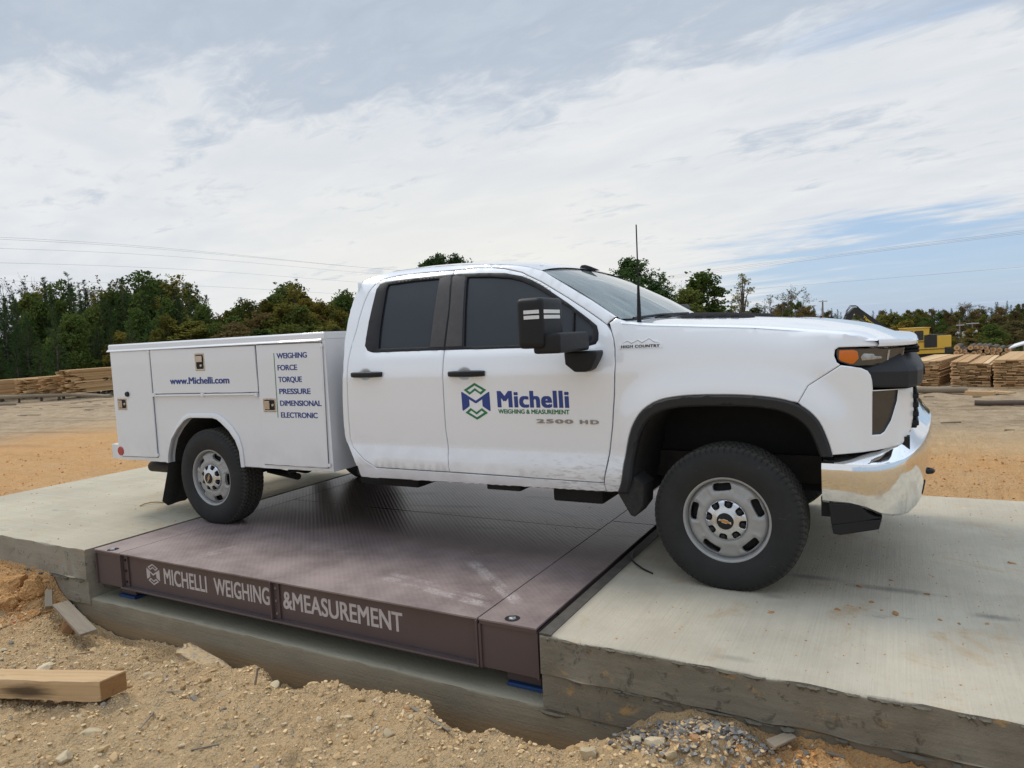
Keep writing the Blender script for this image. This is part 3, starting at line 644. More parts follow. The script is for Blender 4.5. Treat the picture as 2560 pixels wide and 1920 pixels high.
# ------------------------------------------------------------------ lettering
def text_mesh(s, bold=0., ext=.001, space=1.):
    cu = bpy.data.curves.new('t', 'FONT'); cu.body = s; cu.size = 1; cu.offset = bold; cu.extrude = ext; cu.space_character = space; cu.resolution_u = 4
    o = bpy.data.objects.new('t', cu); C.objects.link(o)
    me = bpy.data.meshes.new_from_object(o.evaluated_get(bpy.context.evaluated_depsgraph_get())); bpy.data.objects.remove(o); bpy.data.curves.remove(cu)
    return me
def fit_text(name, s, x0, x1, z0, z1, yf, mat, parent, bold=.02, th=.0012, space=1., pos=None, slant=0.):
    """letters standing on a side facing the camera (-Y), capital height z0..z1, width x0..x1"""
    out = []; fb = []; k0 = 0
    shifts = [(0, 0)] if bold <= 0 else [(-bold, bold*.5), (bold, -bold*.5), (-bold, -bold*.5), (bold, bold*.5), (0, 0)]
    for si, (sx_, sz_) in enumerate(shifts):
        me = text_mesh(s, 0, .5, space); n = len(me.vertices); co = np.zeros(n*3, np.float32); me.vertices.foreach_get('co', co); co = co.reshape(-1, 3)
        if si == 0: mx, Mx = co[:, 0].min()-bold, co[:, 0].max()+bold
        zz0, zz1 = -bold*.5, .729+bold*.5
        X_ = x0+(co[:, 0]+sx_-mx)/(Mx-mx)*(x1-x0); Z_ = z0+(co[:, 1]+sz_-zz0)/(zz1-zz0)*(z1-z0)
        Y_ = np.array([yf(a, b) for a, b in zip(X_, Z_)])-np.where(co[:, 2] > 0, th*(1+.12*si), -.0006)
        out += np.stack([X_, Y_, Z_], 1).tolist(); fb += [tuple(i+k0 for i in p.vertices) for p in me.polygons]; k0 += n
        bpy.data.meshes.remove(me)
    me = bpy.data.meshes.new(name); me.from_pydata(out, [], fb)
    return link(name, me, mat, parent)
def flat_shape(name, polys, yf, mat, parent, th=.0012):
    mb = MB()
    for outer, hole in polys:
        if hole is None: 
            n = len(outer); mb.add([(x, yf(x, z)-th, z) for x, z in outer], [tuple(range(n))])
        else:
            n = len(outer); mb.add([(x, yf(x, z)-th, z) for x, z in outer]+[(x, yf(x, z)-th, z) for x, z in hole], [(i, (i+1) % n, (i+1) % n+n, i+n) for i in range(n)])
    return mb.build(name, mat, parent, fix=False)
def hex_logo(cx, cz, w, h):
    """shapes of the hexagonal letter emblem: (green chevron rings, blue letter body), in x,z"""
    U = lambda pts: [(cx+x*w/2, cz+z*h/2) for x, z in pts]
    o = [(0, 1), (.80, .62), (.40, .36), (0, .58), (-.40, .36), (-.80, .62)]
    i = [(0, .86), (.54, .60), (.36, .50), (0, .72), (-.36, .50), (-.54, .60)]
    rings = [(U(o), U(i)), (U([(x, -z) for x, z in o]), U([(x, -z) for x, z in i]))]
    body = [([(-1, .53), (0, -.06), (0, .14), (-.0, .14), (-.93, .53)], None)]
    left = [(-1, .50), (-.94, .52), (-.06, .06), (0, .08), (0, -.10), (-.09, -.08), (-.46, .11), (-.46, -.26), (-.94, -.52), (-1, -.48)]
    A = [(-1, .50), (-.94, .52), (-.46, .27), (-.46, -.26), (-.94, -.52), (-1, -.48)]
    B = [(-.46, .27), (0, .04), (0, -.10), (-.04, -.10), (-.46, .11)]
    return rings, [(U(A), None), (U(B), None), (U([(-x, z) for x, z in A]), None), (U([(-x, z) for x, z in B]), None)]
web = lambda x, z: DY0+.030
def to_scale(o): o.matrix_parent_inverse = Matrix.Translation((2.585, .806, 0)); return o
for s, x0, x1 in (('MICHELLI', -3.668, -3.218), ('WEIGHING', -3.146, -2.625), ('&MEASUREMENT', -2.510, -1.588)):
    to_scale(fit_text('lettering', s, x0, x1, -.176, -.058, web, M['stencil'], scale, .024))
rg_, bd_ = hex_logo(-3.788, -.124, .147, .154)
to_scale(flat_shape('emblem', rg_+bd_, web, M['stencil'], scale))

# ------------------------------------------------------------------ truck: surfaces
WID = 2.06                                     # near side y=0, far side y=WID
PZ = [.40, .47, .50, .55, .57, .60, .715, .74, .95, 1.15, 1.19, 1.22, 1.28, 1.34, 1.40, 1.60, 1.80, 1.87, 1.91, 1.94, 2.10]
PY = [.05, .040, .024, .012, .006, .005, .0245, .0240, .0085, .0005, -.001, .003, .015, .035, .056, .125, .205, .245, .29, .37, .77]
_z = np.arange(.3, 2.2, .001); _l = np.interp(_z, PZ, PY); _k = np.hanning(27); _k /= _k.sum()
_t = np.convolve(np.pad(_l, 13, mode='edge'), _k, mode='valid')
def prof(z):
    q = (z-.3)/.001; i = max(0, min(len(_t)-2, int(q))); f = q-i
    return float(_t[i]*(1-f)+_t[i+1]*f)
ZL = (.695, .715, .735, 1.165, 1.185, 1.205, 1.225)
def lerp_(xs_, ys_, x): return float(np.interp(x, xs_, ys_))
def sst(t, a, b):
    t = max(0., min(1., (t-a)/(b-a))); return t*t*(3-2*t)
ARCH_O = [(-.597, .50), (-.564, .574), (-.551, .666), (-.517, .813), (-.481, .904), (-.422, .981), (-.33, 1.034), (-.215, 1.056), (-.095, 1.063), (.07, 1.063), (.188, 1.056), (.288, 1.043), (.37, 1.018), (.428, .978), (.471, .925), (.498, .858), (.515, .803), (.526, .752)]
ARCH_I = [(-.535, .50), (-.507, .578), (-.500, .66), (-.488, .723), (-.455, .833), (-.406, .914), (-.341, .964), (-.252, .990), (-.148, 1.000), (.068, 1.003), (.21, .995), (.302, .975), (.368, .940), (.419, .888), (.447, .825), (.458, .79), (.468, .760), (.472, .752)]
def catmull(P, k):
    o = []
    for i in range(len(P)-1):
        p0, p1, p2, p3 = [Vector(P[max(0, min(len(P)-1, j))]) for j in (i-1, i, i+1, i+2)]
        for q in range(k):
            t = q/k; o.append(tuple(.5*((2*p1)+(-p0+p2)*t+(2*p0-5*p1+4*p2-p3)*t*t+(-p0+3*p1-3*p2+p3)*t**3)))
    return o+[tuple(P[-1])]
ARCH_O, ARCH_I = catmull(ARCH_O, 3), catmull(ARCH_I, 3)
SHX, SHZ = [-.70, -.59, -.42, -.215, .158, .385, .55, .653, .72, .9], [1.50, 1.475, 1.452, 1.437, 1.410, 1.383, 1.362, 1.350, 1.330, 1.28]
def darch(x, z):
    b = 9.
    for i in range(0, len(ARCH_O)-1):
        (x0, z0), (x1, z1) = ARCH_O[i], ARCH_O[i+1]; dx, dz = x1-x0, z1-z0
        t = max(0, min(1, ((x-x0)*dx+(z-z0)*dz)/(dx*dx+dz*dz))); b = min(b, math.hypot(x-x0-t*dx, z-z0-t*dz))
    return b
def plan(x): return lerp_([.30, .45, .55, .62, .70, .76, .80, .84, .865, .88, .90], [0, .004, .014, .026, .046, .072, .094, .126, .160, .21, .32], x)
def yfen(x, z):
    zs = lerp_(SHX, SHZ, x); y = prof(min(z, 1.20))
    if z > 1.20: y += (.055-.037*sst(x, .3, .68))*max(0, (z-1.20)/(zs-1.20))**1.7
    y += plan(x)
    d = darch(x, z); y -= .034*(1-sst(d, .0, .17))-.0*x
    return y
def dent(x, z):
    v = 0.
    for cx_, cz_ in ((-2.415, 1.205), (-1.60, 1.198)):
        d = math.hypot((x-cx_)/.062, (z-cz_)/.046)
        if d < 1: v += .020*(1-sst(d, .25, 1.))
    return v
def yside(x, z):
    if x < -.72: return prof(z)+(dent(x, z) if 1.1 < z < 1.3 else 0.)
    w = sst(x, -.66, -.52)
    return prof(z)*(1-w)+yfen(x, z)*w if w > 0 else prof(z)
flat0 = lambda x, z: 0.

def inpoly(p, poly):
    c = False; n = len(poly); x, y = p
    for i in range(n):
        x0, y0 = poly[i]; x1, y1 = poly[(i+1) % n]
        if (y0 > y) != (y1 > y) and x < (x1-x0)*(y-y0)/(y1-y0)+x0: c = not c
    return c
def area(p): return sum(p[i][0]*p[(i+1) % len(p)][1]-p[(i+1) % len(p)][0]*p[i][1] for i in range(len(p)))/2
def resample(poly, g):
    o = []
    for i in range(len(poly)):
        a, b = poly[i], poly[(i+1) % len(poly)]; k = max(1, int(math.hypot(b[0]-a[0], b[1]-a[1])/g+.6))
        o += [(a[0]+(b[0]-a[0])*t/k, a[1]+(b[1]-a[1])*t/k) for t in range(k)]
    return o
def inset(poly, d):
    if area(poly) < 0: poly = poly[::-1]
    n = len(poly); o = []
    for i in range(n):
        a, b, c = Vector(poly[i-1]), Vector(poly[i]), Vector(poly[(i+1) % n])
        e1, e2 = (b-a), (c-b)
        if e1.length < 1e-7 or e2.length < 1e-7: o.append(tuple(b)); continue
        e1.normalize(); e2.normalize(); n1, n2 = Vector((-e1.y, e1.x)), Vector((-e2.y, e2.x)); q = n1+n2
        if q.length < .2: q = n1
        q.normalize(); o.append(tuple(b+q*(d/max(.45, q.dot(n1)))))
    return o
def rnd(poly, r, k=4):
    """round the corners of a polygon"""
    n = len(poly); o = []
    for i in range(n):
        a, b, c = Vector(poly[i-1]), Vector(poly[i]), Vector(poly[(i+1) % n]); u, v = a-b, c-b
        l = min(r, u.length*.45, v.length*.45); p, q = b+u.normalized()*l, b+v.normalized()*l
        for t in range(k+1):
            t /= k; o.append(tuple(p*(1-t)**2+b*2*t*(1-t)+q*t*t))
    return o
def rrect(x0, x1, z0, z1, r=.01): return rnd([(x0, z0), (x1, z0), (x1, z1), (x0, z1)], r)
def panel(name, outline, yf, mat, parent, holes=(), th=.02, g=.04, off=0., lip=.004, gap=0., mirror=False, seglen=None, lipw=.005, dense=(), zl=()):
    if gap: outline = inset(outline, gap)
    sl2 = seglen or g
    oo = resample(outline, sl2); hs = [resample(h, sl2) for h in holes]
    if area(oo) < 0: oo = oo[::-1]
    pts = []; edges = []; edge_ids = set()
    for lp in [oo]+hs:
        k = len(pts); n = len(lp); pts += lp; edges += [(k+i, k+(i+1) % n) for i in range(n)]
    nb = len(pts)
    okp = lambda p: inpoly(p, outline) and not any(inpoly(p, h) for h in holes)
    if lip:
        for lp, s in [(oo, 1)]+[(h, -1) for h in hs]:
            q = lp if area(lp) > 0 else lp[::-1]
            for p in inset(q, lipw*s):
                if okp(p): pts.append(p)
    ring_end = len(pts)
    bx = [p[0] for p in oo]; bz = [p[1] for p in oo]; B = np.array(pts)
    x = min(bx)+g*.5
    while x < max(bx):
        z = min(bz)+g*.5
        while z < max(bz):
            if okp((x, z)) and (np.abs(B-np.array((x, z))).max(1) > g*.45).all() and all(abs(z-q) > .014 for q in zl): pts.append((x, z))
            z += g
        x += g
    if zl:
        x = min(bx)+g*.3
        while x < max(bx):
            for zz in zl:
                if okp((x, zz)) and (np.abs(B-np.array((x, zz))).max(1) > .008).all(): pts.append((x+.0003*zz, zz))
            x += g*.7
    for cx_, cz_, rx_, rz_ in dense:
        for i in range(-9, 10):
            for j in range(-9, 10):
                pts.append((cx_+rx_*i/9+.0007*j, cz_+rz_*j/9))
    vo, eo, fo, ov, oe, of = delaunay_2d_cdt([Vector(p) for p in pts], edges, [], 0, 1e-6)
    fs = []
    for f in fo:
        c = sum((vo[i] for i in f), Vector((0, 0)))/len(f)
        if okp(c): fs.append(tuple(f))
    bset = set()
    cnt = {}
    for f in fs:
        for i in range(len(f)):
            a, b = f[i], f[(i+1) % len(f)]; cnt[(min(a, b), max(a, b))] = cnt.get((min(a, b), max(a, b)), 0)+1
    be = [e for e, c in cnt.items() if c == 1]
    for a, b in be: bset.add(a); bset.add(b)
    V = [(v.x, yf(v.x, v.y)+off+(lip if i in bset else 0), v.y) for i, v in enumerate(vo)]
    n = len(V); back = {}
    for i in bset: back[i] = len(V); V.append((vo[i].x, yf(vo[i].x, vo[i].y)+off+th, vo[i].y))
    F = [f if (lambda P: area(P) > 0)([(vo[i].x, vo[i].y) for i in f]) else f[::-1] for f in fs]
    dirs = {}
    for f in F:
        for i in range(len(f)): dirs[(f[i], f[(i+1) % len(f)])] = 1
    for a, b in be:
        if (a, b) not in dirs: a, b = b, a
        F.append((b, a, back[a], back[b]))
    if mirror: V = [(v[0], WID-v[1], v[2]) for v in V]; F = [f[::-1] for f in F]
    me = bpy.data.meshes.new(name); me.from_pydata(V, [], F)
    return link(name, me, mat, parent, 32)

truck = tag(empty('utility_truck', (-2.06, 1.03, 0)), 'white pickup truck with a service body, parked across the steel scale', 'truck')
TPI = Matrix.Translation((2.06, -1.03, 0))
def T(o):
    if o.parent is truck: o.matrix_parent_inverse = TPI
    return o
def tp(mb, name, mat, parent=None, smooth=None, **k): return T(mb.build(name, mat, parent or truck, smooth, **k))
def pan(name, outline, yf, mat, parent=None, both=True, **k):
    o = T(panel(name, outline, yf, mat, parent or truck, **k))
    return o
# --- doors
DR = [(-2.400, 1.872), (-2.465, 1.838), (-2.505, 1.785), (-2.528, 1.715), (-2.544, 1.606), (-2.553, 1.519), (-2.567, 1.449), (-2.581, 1.347), (-2.583, 1.175), (-2.602, .955), (-2.612, .753), (-2.587, .688), (-2.482, .606), (-2.378, .556), (-1.763, .555), (-1.780, .829), (-1.767, 1.204), (-1.769, 1.343), (-1.767, 1.482), (-1.774, 1.664), (-1.801, 1.884), (-2.068, 1.890), (-2.281, 1.887)]
DF = [(-1.801, 1.884), (-1.635, 1.883), (-1.512, 1.875), (-1.403, 1.858), (-1.269, 1.822), (-1.114, 1.748), (-.921, 1.636), (-.814, 1.569), (-.709, 1.500), (-.654, 1.461), (-.622, 1.42), (-.604, 1.376), (-.592, 1.323), (-.586, 1.237), (-.600, 1.062), (-.621, .883), (-.651, .719), (-.687, .548), (-1.763, .555), (-1.780, .829), (-1.767, 1.204), (-1.769, 1.343), (-1.767, 1.482), (-1.774, 1.664)]
WR = [(-2.445, 1.407), (-2.417, 1.374), (-2.366, 1.359), (-1.7735, 1.357), (-1.7715, 1.482), (-1.7785, 1.664), (-1.802, 1.851), (-2.048, 1.851), (-2.261, 1.849), (-2.37, 1.845), (-2.414, 1.834), (-2.432, 1.802), (-2.44, 1.676), (-2.446, 1.514)]
WF = [(-1.7645, 1.357), (-1.216, 1.350), (-.762, 1.346), (-.715, 1.356), (-.702, 1.378), (-.704, 1.415), (-.718, 1.456), (-.767, 1.494), (-.917, 1.6), (-1.11, 1.722), (-1.192, 1.764), (-1.263, 1.793), (-1.393, 1.824), (-1.558, 1.839), (-1.679, 1.846), (-1.796, 1.851), (-1.7715, 1.664), (-1.7635, 1.482)]
GR = [(-2.323, 1.381), (-1.885, 1.377), (-1.888, 1.61), (-1.900, 1.835), (-2.121, 1.836), (-2.335, 1.828), (-2.345, 1.80), (-2.335, 1.5)]
GF = [(-1.619, 1.372), (-1.218, 1.366), (-.868, 1.360), (-.882, 1.560), (-.981, 1.621), (-1.164, 1.725), (-1.258, 1.766), (-1.342, 1.791), (-1.494, 1.813), (-1.675, 1.826)]
GQ = [(-.852, 1.362), (-.773, 1.361), (-.738, 1.376), (-.735, 1.439), (-.765, 1.471), (-.868, 1.545)]
FAR = (False, True)
def handle(parent, x0, x1, z, mirror):
    mb = MB(); xm = (x0+x1)/2; n = 14; rows = []
    for i in range(n+1):
        x = x0+(x1-x0)*i/n; e = math.sin(math.pi*i/n)**.35 if 0 < i < n else .25
        y0 = prof(z); hh = .020*(.75+.25*e); o_ = .012+.030*e
        sec = [(.0, -hh), (-.5, -hh), (-.92, -hh*.72), (-1., 0.), (-.92, hh*.72), (-.5, hh), (0., hh)]
        rows.append([(x, (y0+a*o_) if not mirror else WID-(y0+a*o_), z+b) for a, b in sec])
    mb.grid(rows); mb.f += [tuple(range(7)), tuple(range(n*7+6, n*7-1, -1))]
    h = mb.build('handle', M['black'], parent, 50)
for fr in FAR:
    rd = pan('rear_door', DR, yside, M['paint'], gap=.0025, holes=[WR], th=.035, g=.045, mirror=fr, seglen=.03, zl=ZL, dense=[(-2.415, 1.205, .07, .052)])
    wf = pan('window_frame', inset(WR, -.004), yside, M['black'], rd, holes=[GR], th=.03, off=-.0015, lip=.002, g=.05, mirror=fr, seglen=.03)
    pan('window', inset(GR, -.006), yside, M['tint'], rd, th=.01, off=.014, g=.08, mirror=fr, lip=0)
    pan('pillar_trim', [(-1.885, 1.376), (-1.7765, 1.375), (-1.7785, 1.62), (-1.809, 1.844), (-1.897, 1.835)], yside, M['pillar'], rd, th=.004, off=-.004, g=.08, mirror=fr, lip=.001)
    pan('pillar_edge', [(-1.780, 1.357), (-1.7712, 1.357), (-1.7692, 1.482), (-1.7762, 1.664), (-1.7990, 1.851), (-1.81, 1.851), (-1.785, 1.664), (-1.778, 1.482)], yside, M['black'], rd, th=.004, off=-.0030, g=.08, mirror=fr, lip=0)
    fd = pan('front_door', DF, yside, M['paint'], gap=.0025, holes=[WF], th=.035, g=.045, mirror=fr, seglen=.03, zl=ZL, dense=[(-1.60, 1.198, .07, .052)])
    pan('window_frame', inset(WF, -.004), yside, M['black'], fd, holes=[GF, GQ], th=.03, off=-.0015, lip=.002, g=.05, mirror=fr, seglen=.03)
    pan('window', inset(GF, -.006), yside, M['tint'], fd, th=.01, off=.014, g=.08, mirror=fr, lip=0)
    pan('quarter_window', inset(GQ, -.006), yside, M['tint'], fd, th=.01, off=.014, g=.08, mirror=fr, lip=0)
    pan('pillar_trim', [(-1.7595, 1.375), (-1.634, 1.374), (-1.689, 1.831), (-1.793, 1.841), (-1.7665, 1.62)], yside, M['pillar'], fd, th=.004, off=-.004, g=.08, mirror=fr, lip=.001)
    pan('pillar_edge', [(-1.7668, 1.357), (-1.7648, 1.482), (-1.7718, 1.664), (-1.7945, 1.851), (-1.785, 1.851), (-1.763, 1.664), (-1.757, 1.482), (-1.759, 1.357)], yside, M['black'], fd, th=.004, off=-.0030, g=.08, mirror=fr, lip=0)
    handle(rd, -2.529, -2.262, 1.206, fr); handle(fd, -1.713, -1.446, 1.199, fr)
    if not fr: door_f, door_r = fd, rd
    # cab side frame: rear corner, roof rail, windscreen pillar
    CS = [(-2.557, .556), (-2.581, .613), (-2.652, .73), (-2.660, .842), (-2.641, 1.065), (-2.620, 1.23), (-2.632, 1.348), (-2.648, 1.436), (-2.649, 1.589), (-2.638, 1.722), (-2.629, 1.766), (-2.616, 1.816), (-2.600, 1.868), (-2.533, 1.899), (-2.361, 1.934), (-2.163, 1.938), (-1.95, 1.932), (-1.73, 1.918), (-1.529, 1.901), (-1.341, 1.877), (-1.22, 1.852), (-1.126, 1.822), (-.93, 1.707), (-.769, 1.612), (-.601, 1.503), (-.640, 1.478)]
    CS2 = CS+[p for p in DF[9::-1]]+[DR[-2], DR[-1]]+DR[:14]
    pan('cab_side', CS2, yside, M['paint'], gap=.0012, th=.03, g=.05, zl=ZL, mirror=fr, seglen=.03)
    RK = [(-2.550, .552), (-2.545, .472), (-1.6, .482), (-.680, .492), (-.688, .546), (-1.763, .552), (-2.378, .553), (-2.46, .588), (-2.50, .600), (-2.57, .60)]
    pan('rocker_panel', RK, yside, M['paint'], gap=.001, th=.06, g=.03, mirror=fr, lip=.006)
    FE = [(-.585, 1.237), (-.589, 1.323), (-.601, 1.376), (-.619, 1.42), (-.640, 1.470), (-.598, 1.497), (-.52, 1.470), (-.42, 1.450), (-.215, 1.435), (.158, 1.408), (.385, 1.381), (.55, 1.360), (.650, 1.347), (.690, 1.330), (.728, 1.306), (.737, 1.2875), (.56, 1.289), (.545, 1.278), (.541, 1.25), (.552, 1.218), (.568, 1.205), (.423, 1.107), (.376, 1.022)]+ARCH_O[35::-1]+[(-.680, .492), (-.685, .546), (-.648, .719), (-.618, .883), (-.597, 1.062)]
    pan('fender', FE, yside, M['paint'], gap=.0015, th=.03, g=.024, mirror=fr, seglen=.022)
    # bumper cover with the air curtain opening
    HOLE = [(.703, 1.072), (.812, 1.074), (.806, 1.019), (.780, .925), (.752, .872), (.735, .858), (.699, .856), (.701, .97)]
    BC = [(.568, 1.204), (.61, 1.197), (.657, 1.187), (.685, 1.172), (.698, 1.15), (.704, 1.12), (.706, 1.0775), (.80, 1.0785), (.877, 1.078), (.881, .95), (.866, .872), (.83, .806), (.75, .785), (.659, .771), (.526, .762)]+ARCH_O[:36:-1]+[(.376, 1.022), (.423, 1.107)]
    bc = pan('bumper_cover', BC, yside, M['paint'], gap=.0012, holes=[HOLE], th=.025, g=.03, mirror=fr, seglen=.02)
    pan('air_inlet', inset(HOLE, .0008), lambda x, z: yside(x, z)+.018+.10*sst(x, .70, .78)*0, M['lens'], bc, th=.002, g=.05, mirror=fr, lip=0)
    # dark arch trim, liner
    fl = lambda x, z: yfen(x, z)-.012
    pan('arch_trim', ARCH_O+ARCH_I[::-1], fl, M['grey_black'], th=.06, g=.03, mirror=fr, lip=.012, lipw=.010, seglen=.03)
    mb = MB(); s_ = (lambda y: WID-y) if fr else (lambda y: y)
    mb.grid([[(x, s_(y), z) for x, z in [(-.53, .42)]+ARCH_I+[(.474, .60)]] for y in (.028, .20, .62)]); mb.add([(x, s_(.62), z) for x, z in [(-.53, .42)]+ARCH_I+[(.474, .60)]], [tuple(range(len(ARCH_I)+2))])
    tp(mb, 'wheel_liner', M['liner'], smooth=60)
    lip_ = [(-.515, .50), (-.49, .60), (-.478, .70), (-.45, .81), (-.40, .893), (-.33, .945), (-.25, .966), (-.1, .98), (.1, .982), (.2, .968), (.30, .925), (.36, .87), (.40, .80), (.43, .74)]
    inner = [(x*1.0, z) for x, z in ARCH_I[:-2]]
    tp(MB().prism([(-.535, .50), (-.60, .50), (-.526, .372), (-.500, .366), (-.452, .43), (-.441, .552), (-.50, .60)], s_(-.004), s_(.19)), 'splash_guard', M['liner'], bevel=.006)
    # --- headlamp, turn lamp
    HL = [(.551, 1.284), (.547, 1.257), (.557, 1.222), (.609, 1.200), (.664, 1.193), (.791, 1.205), (.83, 1.222), (.845, 1.276)]
    yh = lambda x, z: plan(x)+.012+.02*sst(x, .55, .8)
    hl = pan('headlight', rnd(HL, .012), yh, M['lens'], th=.05, g=.03, mirror=fr, lip=.006)
    pan('turn_signal', rnd([(.562, 1.275), (.560, 1.234), (.568, 1.224), (.617, 1.206), (.628, 1.212), (.646, 1.232), (.642, 1.266), (.626, 1.275)], .006), lambda x, z: yh(x, z)-.004, M['amber'], hl, th=.006, g=.02, mirror=fr, lip=.002)
    pan('lamp_reflector', rnd([(.655, 1.240), (.66, 1.222), (.745, 1.227), (.742, 1.238), (.715, 1.240), (.712, 1.251), (.668, 1.256)], .004), lambda x, z: yh(x, z)-.003, M['lampchrome'], hl, th=.005, g=.03, mirror=fr, lip=.001)
    pan('lamp_divider', [(.772, 1.268), (.765, 1.218), (.773, 1.219), (.781, 1.268)], lambda x, z: yh(x, z)-.003, M['lampchrome'], hl, th=.004, g=.03, mirror=fr, lip=0)
    # tow mirror
    sg = -1 if not fr else 1
    MY = lambda y: y if not fr else WID-y
    mo = tp(MB().bb(-.955, -.800, MY(-.465), MY(-.195), 1.352, 1.620), 'side_mirror', M['black'], smooth=50, bevel=.034, seg=4)
    for zz in (1.535, 1.507):
        pth = [(-.806, -.235), (-.7965, -.25), (-.7965, -.425), (-.803, -.448), (-.820, -.464), (-.84, -.4685), (-.915, -.4685)]
        for (i0, i1, mt) in ((0, 4, 'white'), (3, 7, 'lensclear')):
            mb = MB(); seg_ = pth[i0:i1]; 
            if i0 == 3: seg_ = [(-.8065, -.4515), (-.8205, -.4655), (-.842, -.4695), (-.905, -.4695)]
            mb.grid([[(x, MY(y), zz+dz) for x, y in seg_] for dz in (0, .019)])
            mb.build('marker_light', M[mt], mo, fix=True)
    tp(MB().bb(-.875, -.718, MY(-.44), MY(-.035), 1.322, 1.430), 'mirror_arm', M['black'], smooth=50, bevel=.020, seg=3)
    tp(MB().prism([(-.862, 1.318), (-.662, 1.318), (-.664, 1.285), (-.700, 1.214), (-.735, 1.200), (-.800, 1.200), (-.858, 1.245)], MY(-.085), MY(.045)), 'mirror_foot', M['black'], smooth=50, bevel=.014, seg=3)
# --- far/near shared skins: roof, hood, windscreen
RX = [-2.600, -2.533, -2.361, -2.163, -1.95, -1.73, -1.529, -1.341, -1.22, -1.126]; RZ = [1.868, 1.899, 1.934, 1.938, 1.932, 1.918, 1.901, 1.877, 1.852, 1.822]
rows = []
for x, z in zip(RX, RZ):
    y0 = prof(z)+.0015; zc_ = z+.040+.01*sst(x, -2.4, -2.2); r = []
    for k in range(25):
        t = k/24; y = y0+(WID-2*y0)*t; e = 1-abs(2*t-1)**2.6; r.append((x+(.0 if x < -1.2 else -.02*e*((x+1.22)/.1)), y, z+(zc_-z)*e))
    rows.append(r)
rows.append([(-2.61, p[1], p[2]-.03) for p in rows[0]]) if False else None
roof = tp(MB().grid([[(p[0]-.01, p[1], p[2]-.035) for p in rows[0]]]+rows), 'roof', M['paint'], smooth=60)
tp(MB().grid([[(-2.60, .20+(WID-.4)*k/8, z) for k in range(9)] for z in (.55, 1.45, 1.86)]), 'cab_back', M['paint'])
tp(MB().bb(-2.615, -2.606, .45, WID-.45, 1.50, 1.80), 'rear_window', M['tint'])
fin_ = MB().prism([(-1.24, 1.86), (-1.06, 1.86), (-1.08, 1.872), (-1.135, 1.897), (-1.165, 1.908), (-1.19, 1.908)], 1.005, 1.045)
tp(fin_, 'roof_antenna_fin', M['black'], smooth=50, bevel=.008)
# windscreen, bowed
wr = []
for j in range(9):
    s = j/8; r = []
    for k in range(17):
        t = k/16; e = 1-(2*t-1)**2
        xb, yb, zb = -.585+.205*e, .115+(WID-.23)*t, 1.492-.012*e; xt, yt, zt = -1.123-.012*e, .232+(WID-.464)*t, 1.818+.044*e
        r.append((xb+(xt-xb)*s+.02*math.sin(math.pi*s)*e, yb+(yt-yb)*s, zb+(zt-zb)*s+.012*math.sin(math.pi*s)))
    wr.append(r)
ws = tp(MB().grid(wr), 'windshield', M['windshield'], smooth=180)
tp(MB().grid([[(p[0]-.004, p[1], p[2]+.0025) for p in wr[8]], [(p[0]*.9+q[0]*.1-.003, p[1]*.9+q[1]*.1, p[2]*.9+q[2]*.1+.0025) for p, q in zip(wr[8], wr[6])]]), 'sunshade_band', M['tint'], ws)
tp(MB().grid([[(p[0]+.02, p[1], p[2]-.008) for p in wr[0]], [(p[0]+.14, p[1], p[2]-.055) for p in wr[0]]]), 'cowl', M['black'], smooth=60)
wp = MB().tube([(-.47, .42, 1.485), (-.44, .62, 1.50), (-.42, 1.0, 1.502)], .010, 6).tube([(-.515, .14, 1.490), (-.46, .5, 1.508), (-.41, .95, 1.515)], .008, 6)
tp(wp, 'windshield_wiper', M['black'])
def hoodz(x, y):
    y = min(y, WID-y); zs = lerp_(SHX, SHZ, x)+.003; zc_ = lerp_([-.6, -.4, -.05, .27, .5, .62, .72, .80, .86, .90], [1.505, 1.482, 1.467, 1.449, 1.426, 1.404, 1.380, 1.355, 1.332, 1.312], x)
    u = max(0., (y-.055)/.40); e = sst(u, 0., 1.)*.55+min(1., u)**.8*.45
    dome = .008*sst(y, .52, .60)*sst(x, .35, -.1)-.010*sst(x, .3, .6)*sst(y, .2, .5)
    return zs+(zc_-zs)*e+dome
rows = []; NL = 40
for j in range(NL+1):
    t = j/NL; y = .062+(WID-.124)*t; e = min(y, WID-y)
    xf = lerp_([.06, .09, .12, .16, .21, .32, .6, 1.03], [.722, .795, .835, .865, .885, .897, .904, .908], e); xb = -.56+.18*(1-(2*t-1)**2)
    zs_f = lerp_([.06, .09, .12, .16, .32], [1.325, 1.322, 1.318, 1.315, 1.313], e)
    r = []
    for i in range(29):
        s = i/28; x = xb+(xf-xb)*s; z = hoodz(min(x, .9), y); z = z+(zs_f-z)*sst(s, .80, 1.)**1.5
        r.append((x, y, z))
    r += [(xf+.006, y, zs_f-.006), (xf+.007, y, 1.300), (xf+.003, y, 1.288), (xf-.02, y, 1.283), (xf-.05, y, 1.290)]
    if j in (0,):
        pass
    rows.append(r)
side0 = [(p[0], p[1]-.012 if k < 29 else p[1]-.004, p[2]-(.010 if k < 29 else 0)) for k, p in enumerate(rows[0])]
side1 = [(p[0], WID-p[1], p[2]) for p in side0]
hood = tp(MB().grid([side0]+rows+[side1]), 'hood', M['paint'], smooth=40)
for yv in (.62, WID-.62):
    n = 7; ys_ = [(-.17+.34*k/(n-1)) for k in range(n)]
    mb = MB(); rr = []
    for dy in ys_:
        e = 1-(abs(dy)/.17)**4; r = []
        for x, h in ((-.36, .0), (-.30, .024), (-.1, .022), (.03, .018), (.075, .0)):
            r.append((x, yv+dy, hoodz(x, yv+dy)+.002+h*e))
        rr.append(r)
    sc_ = tp(mb.grid(rr), 'hood_scoop', M['scoop'], hood, smooth=40)
mb = MB()
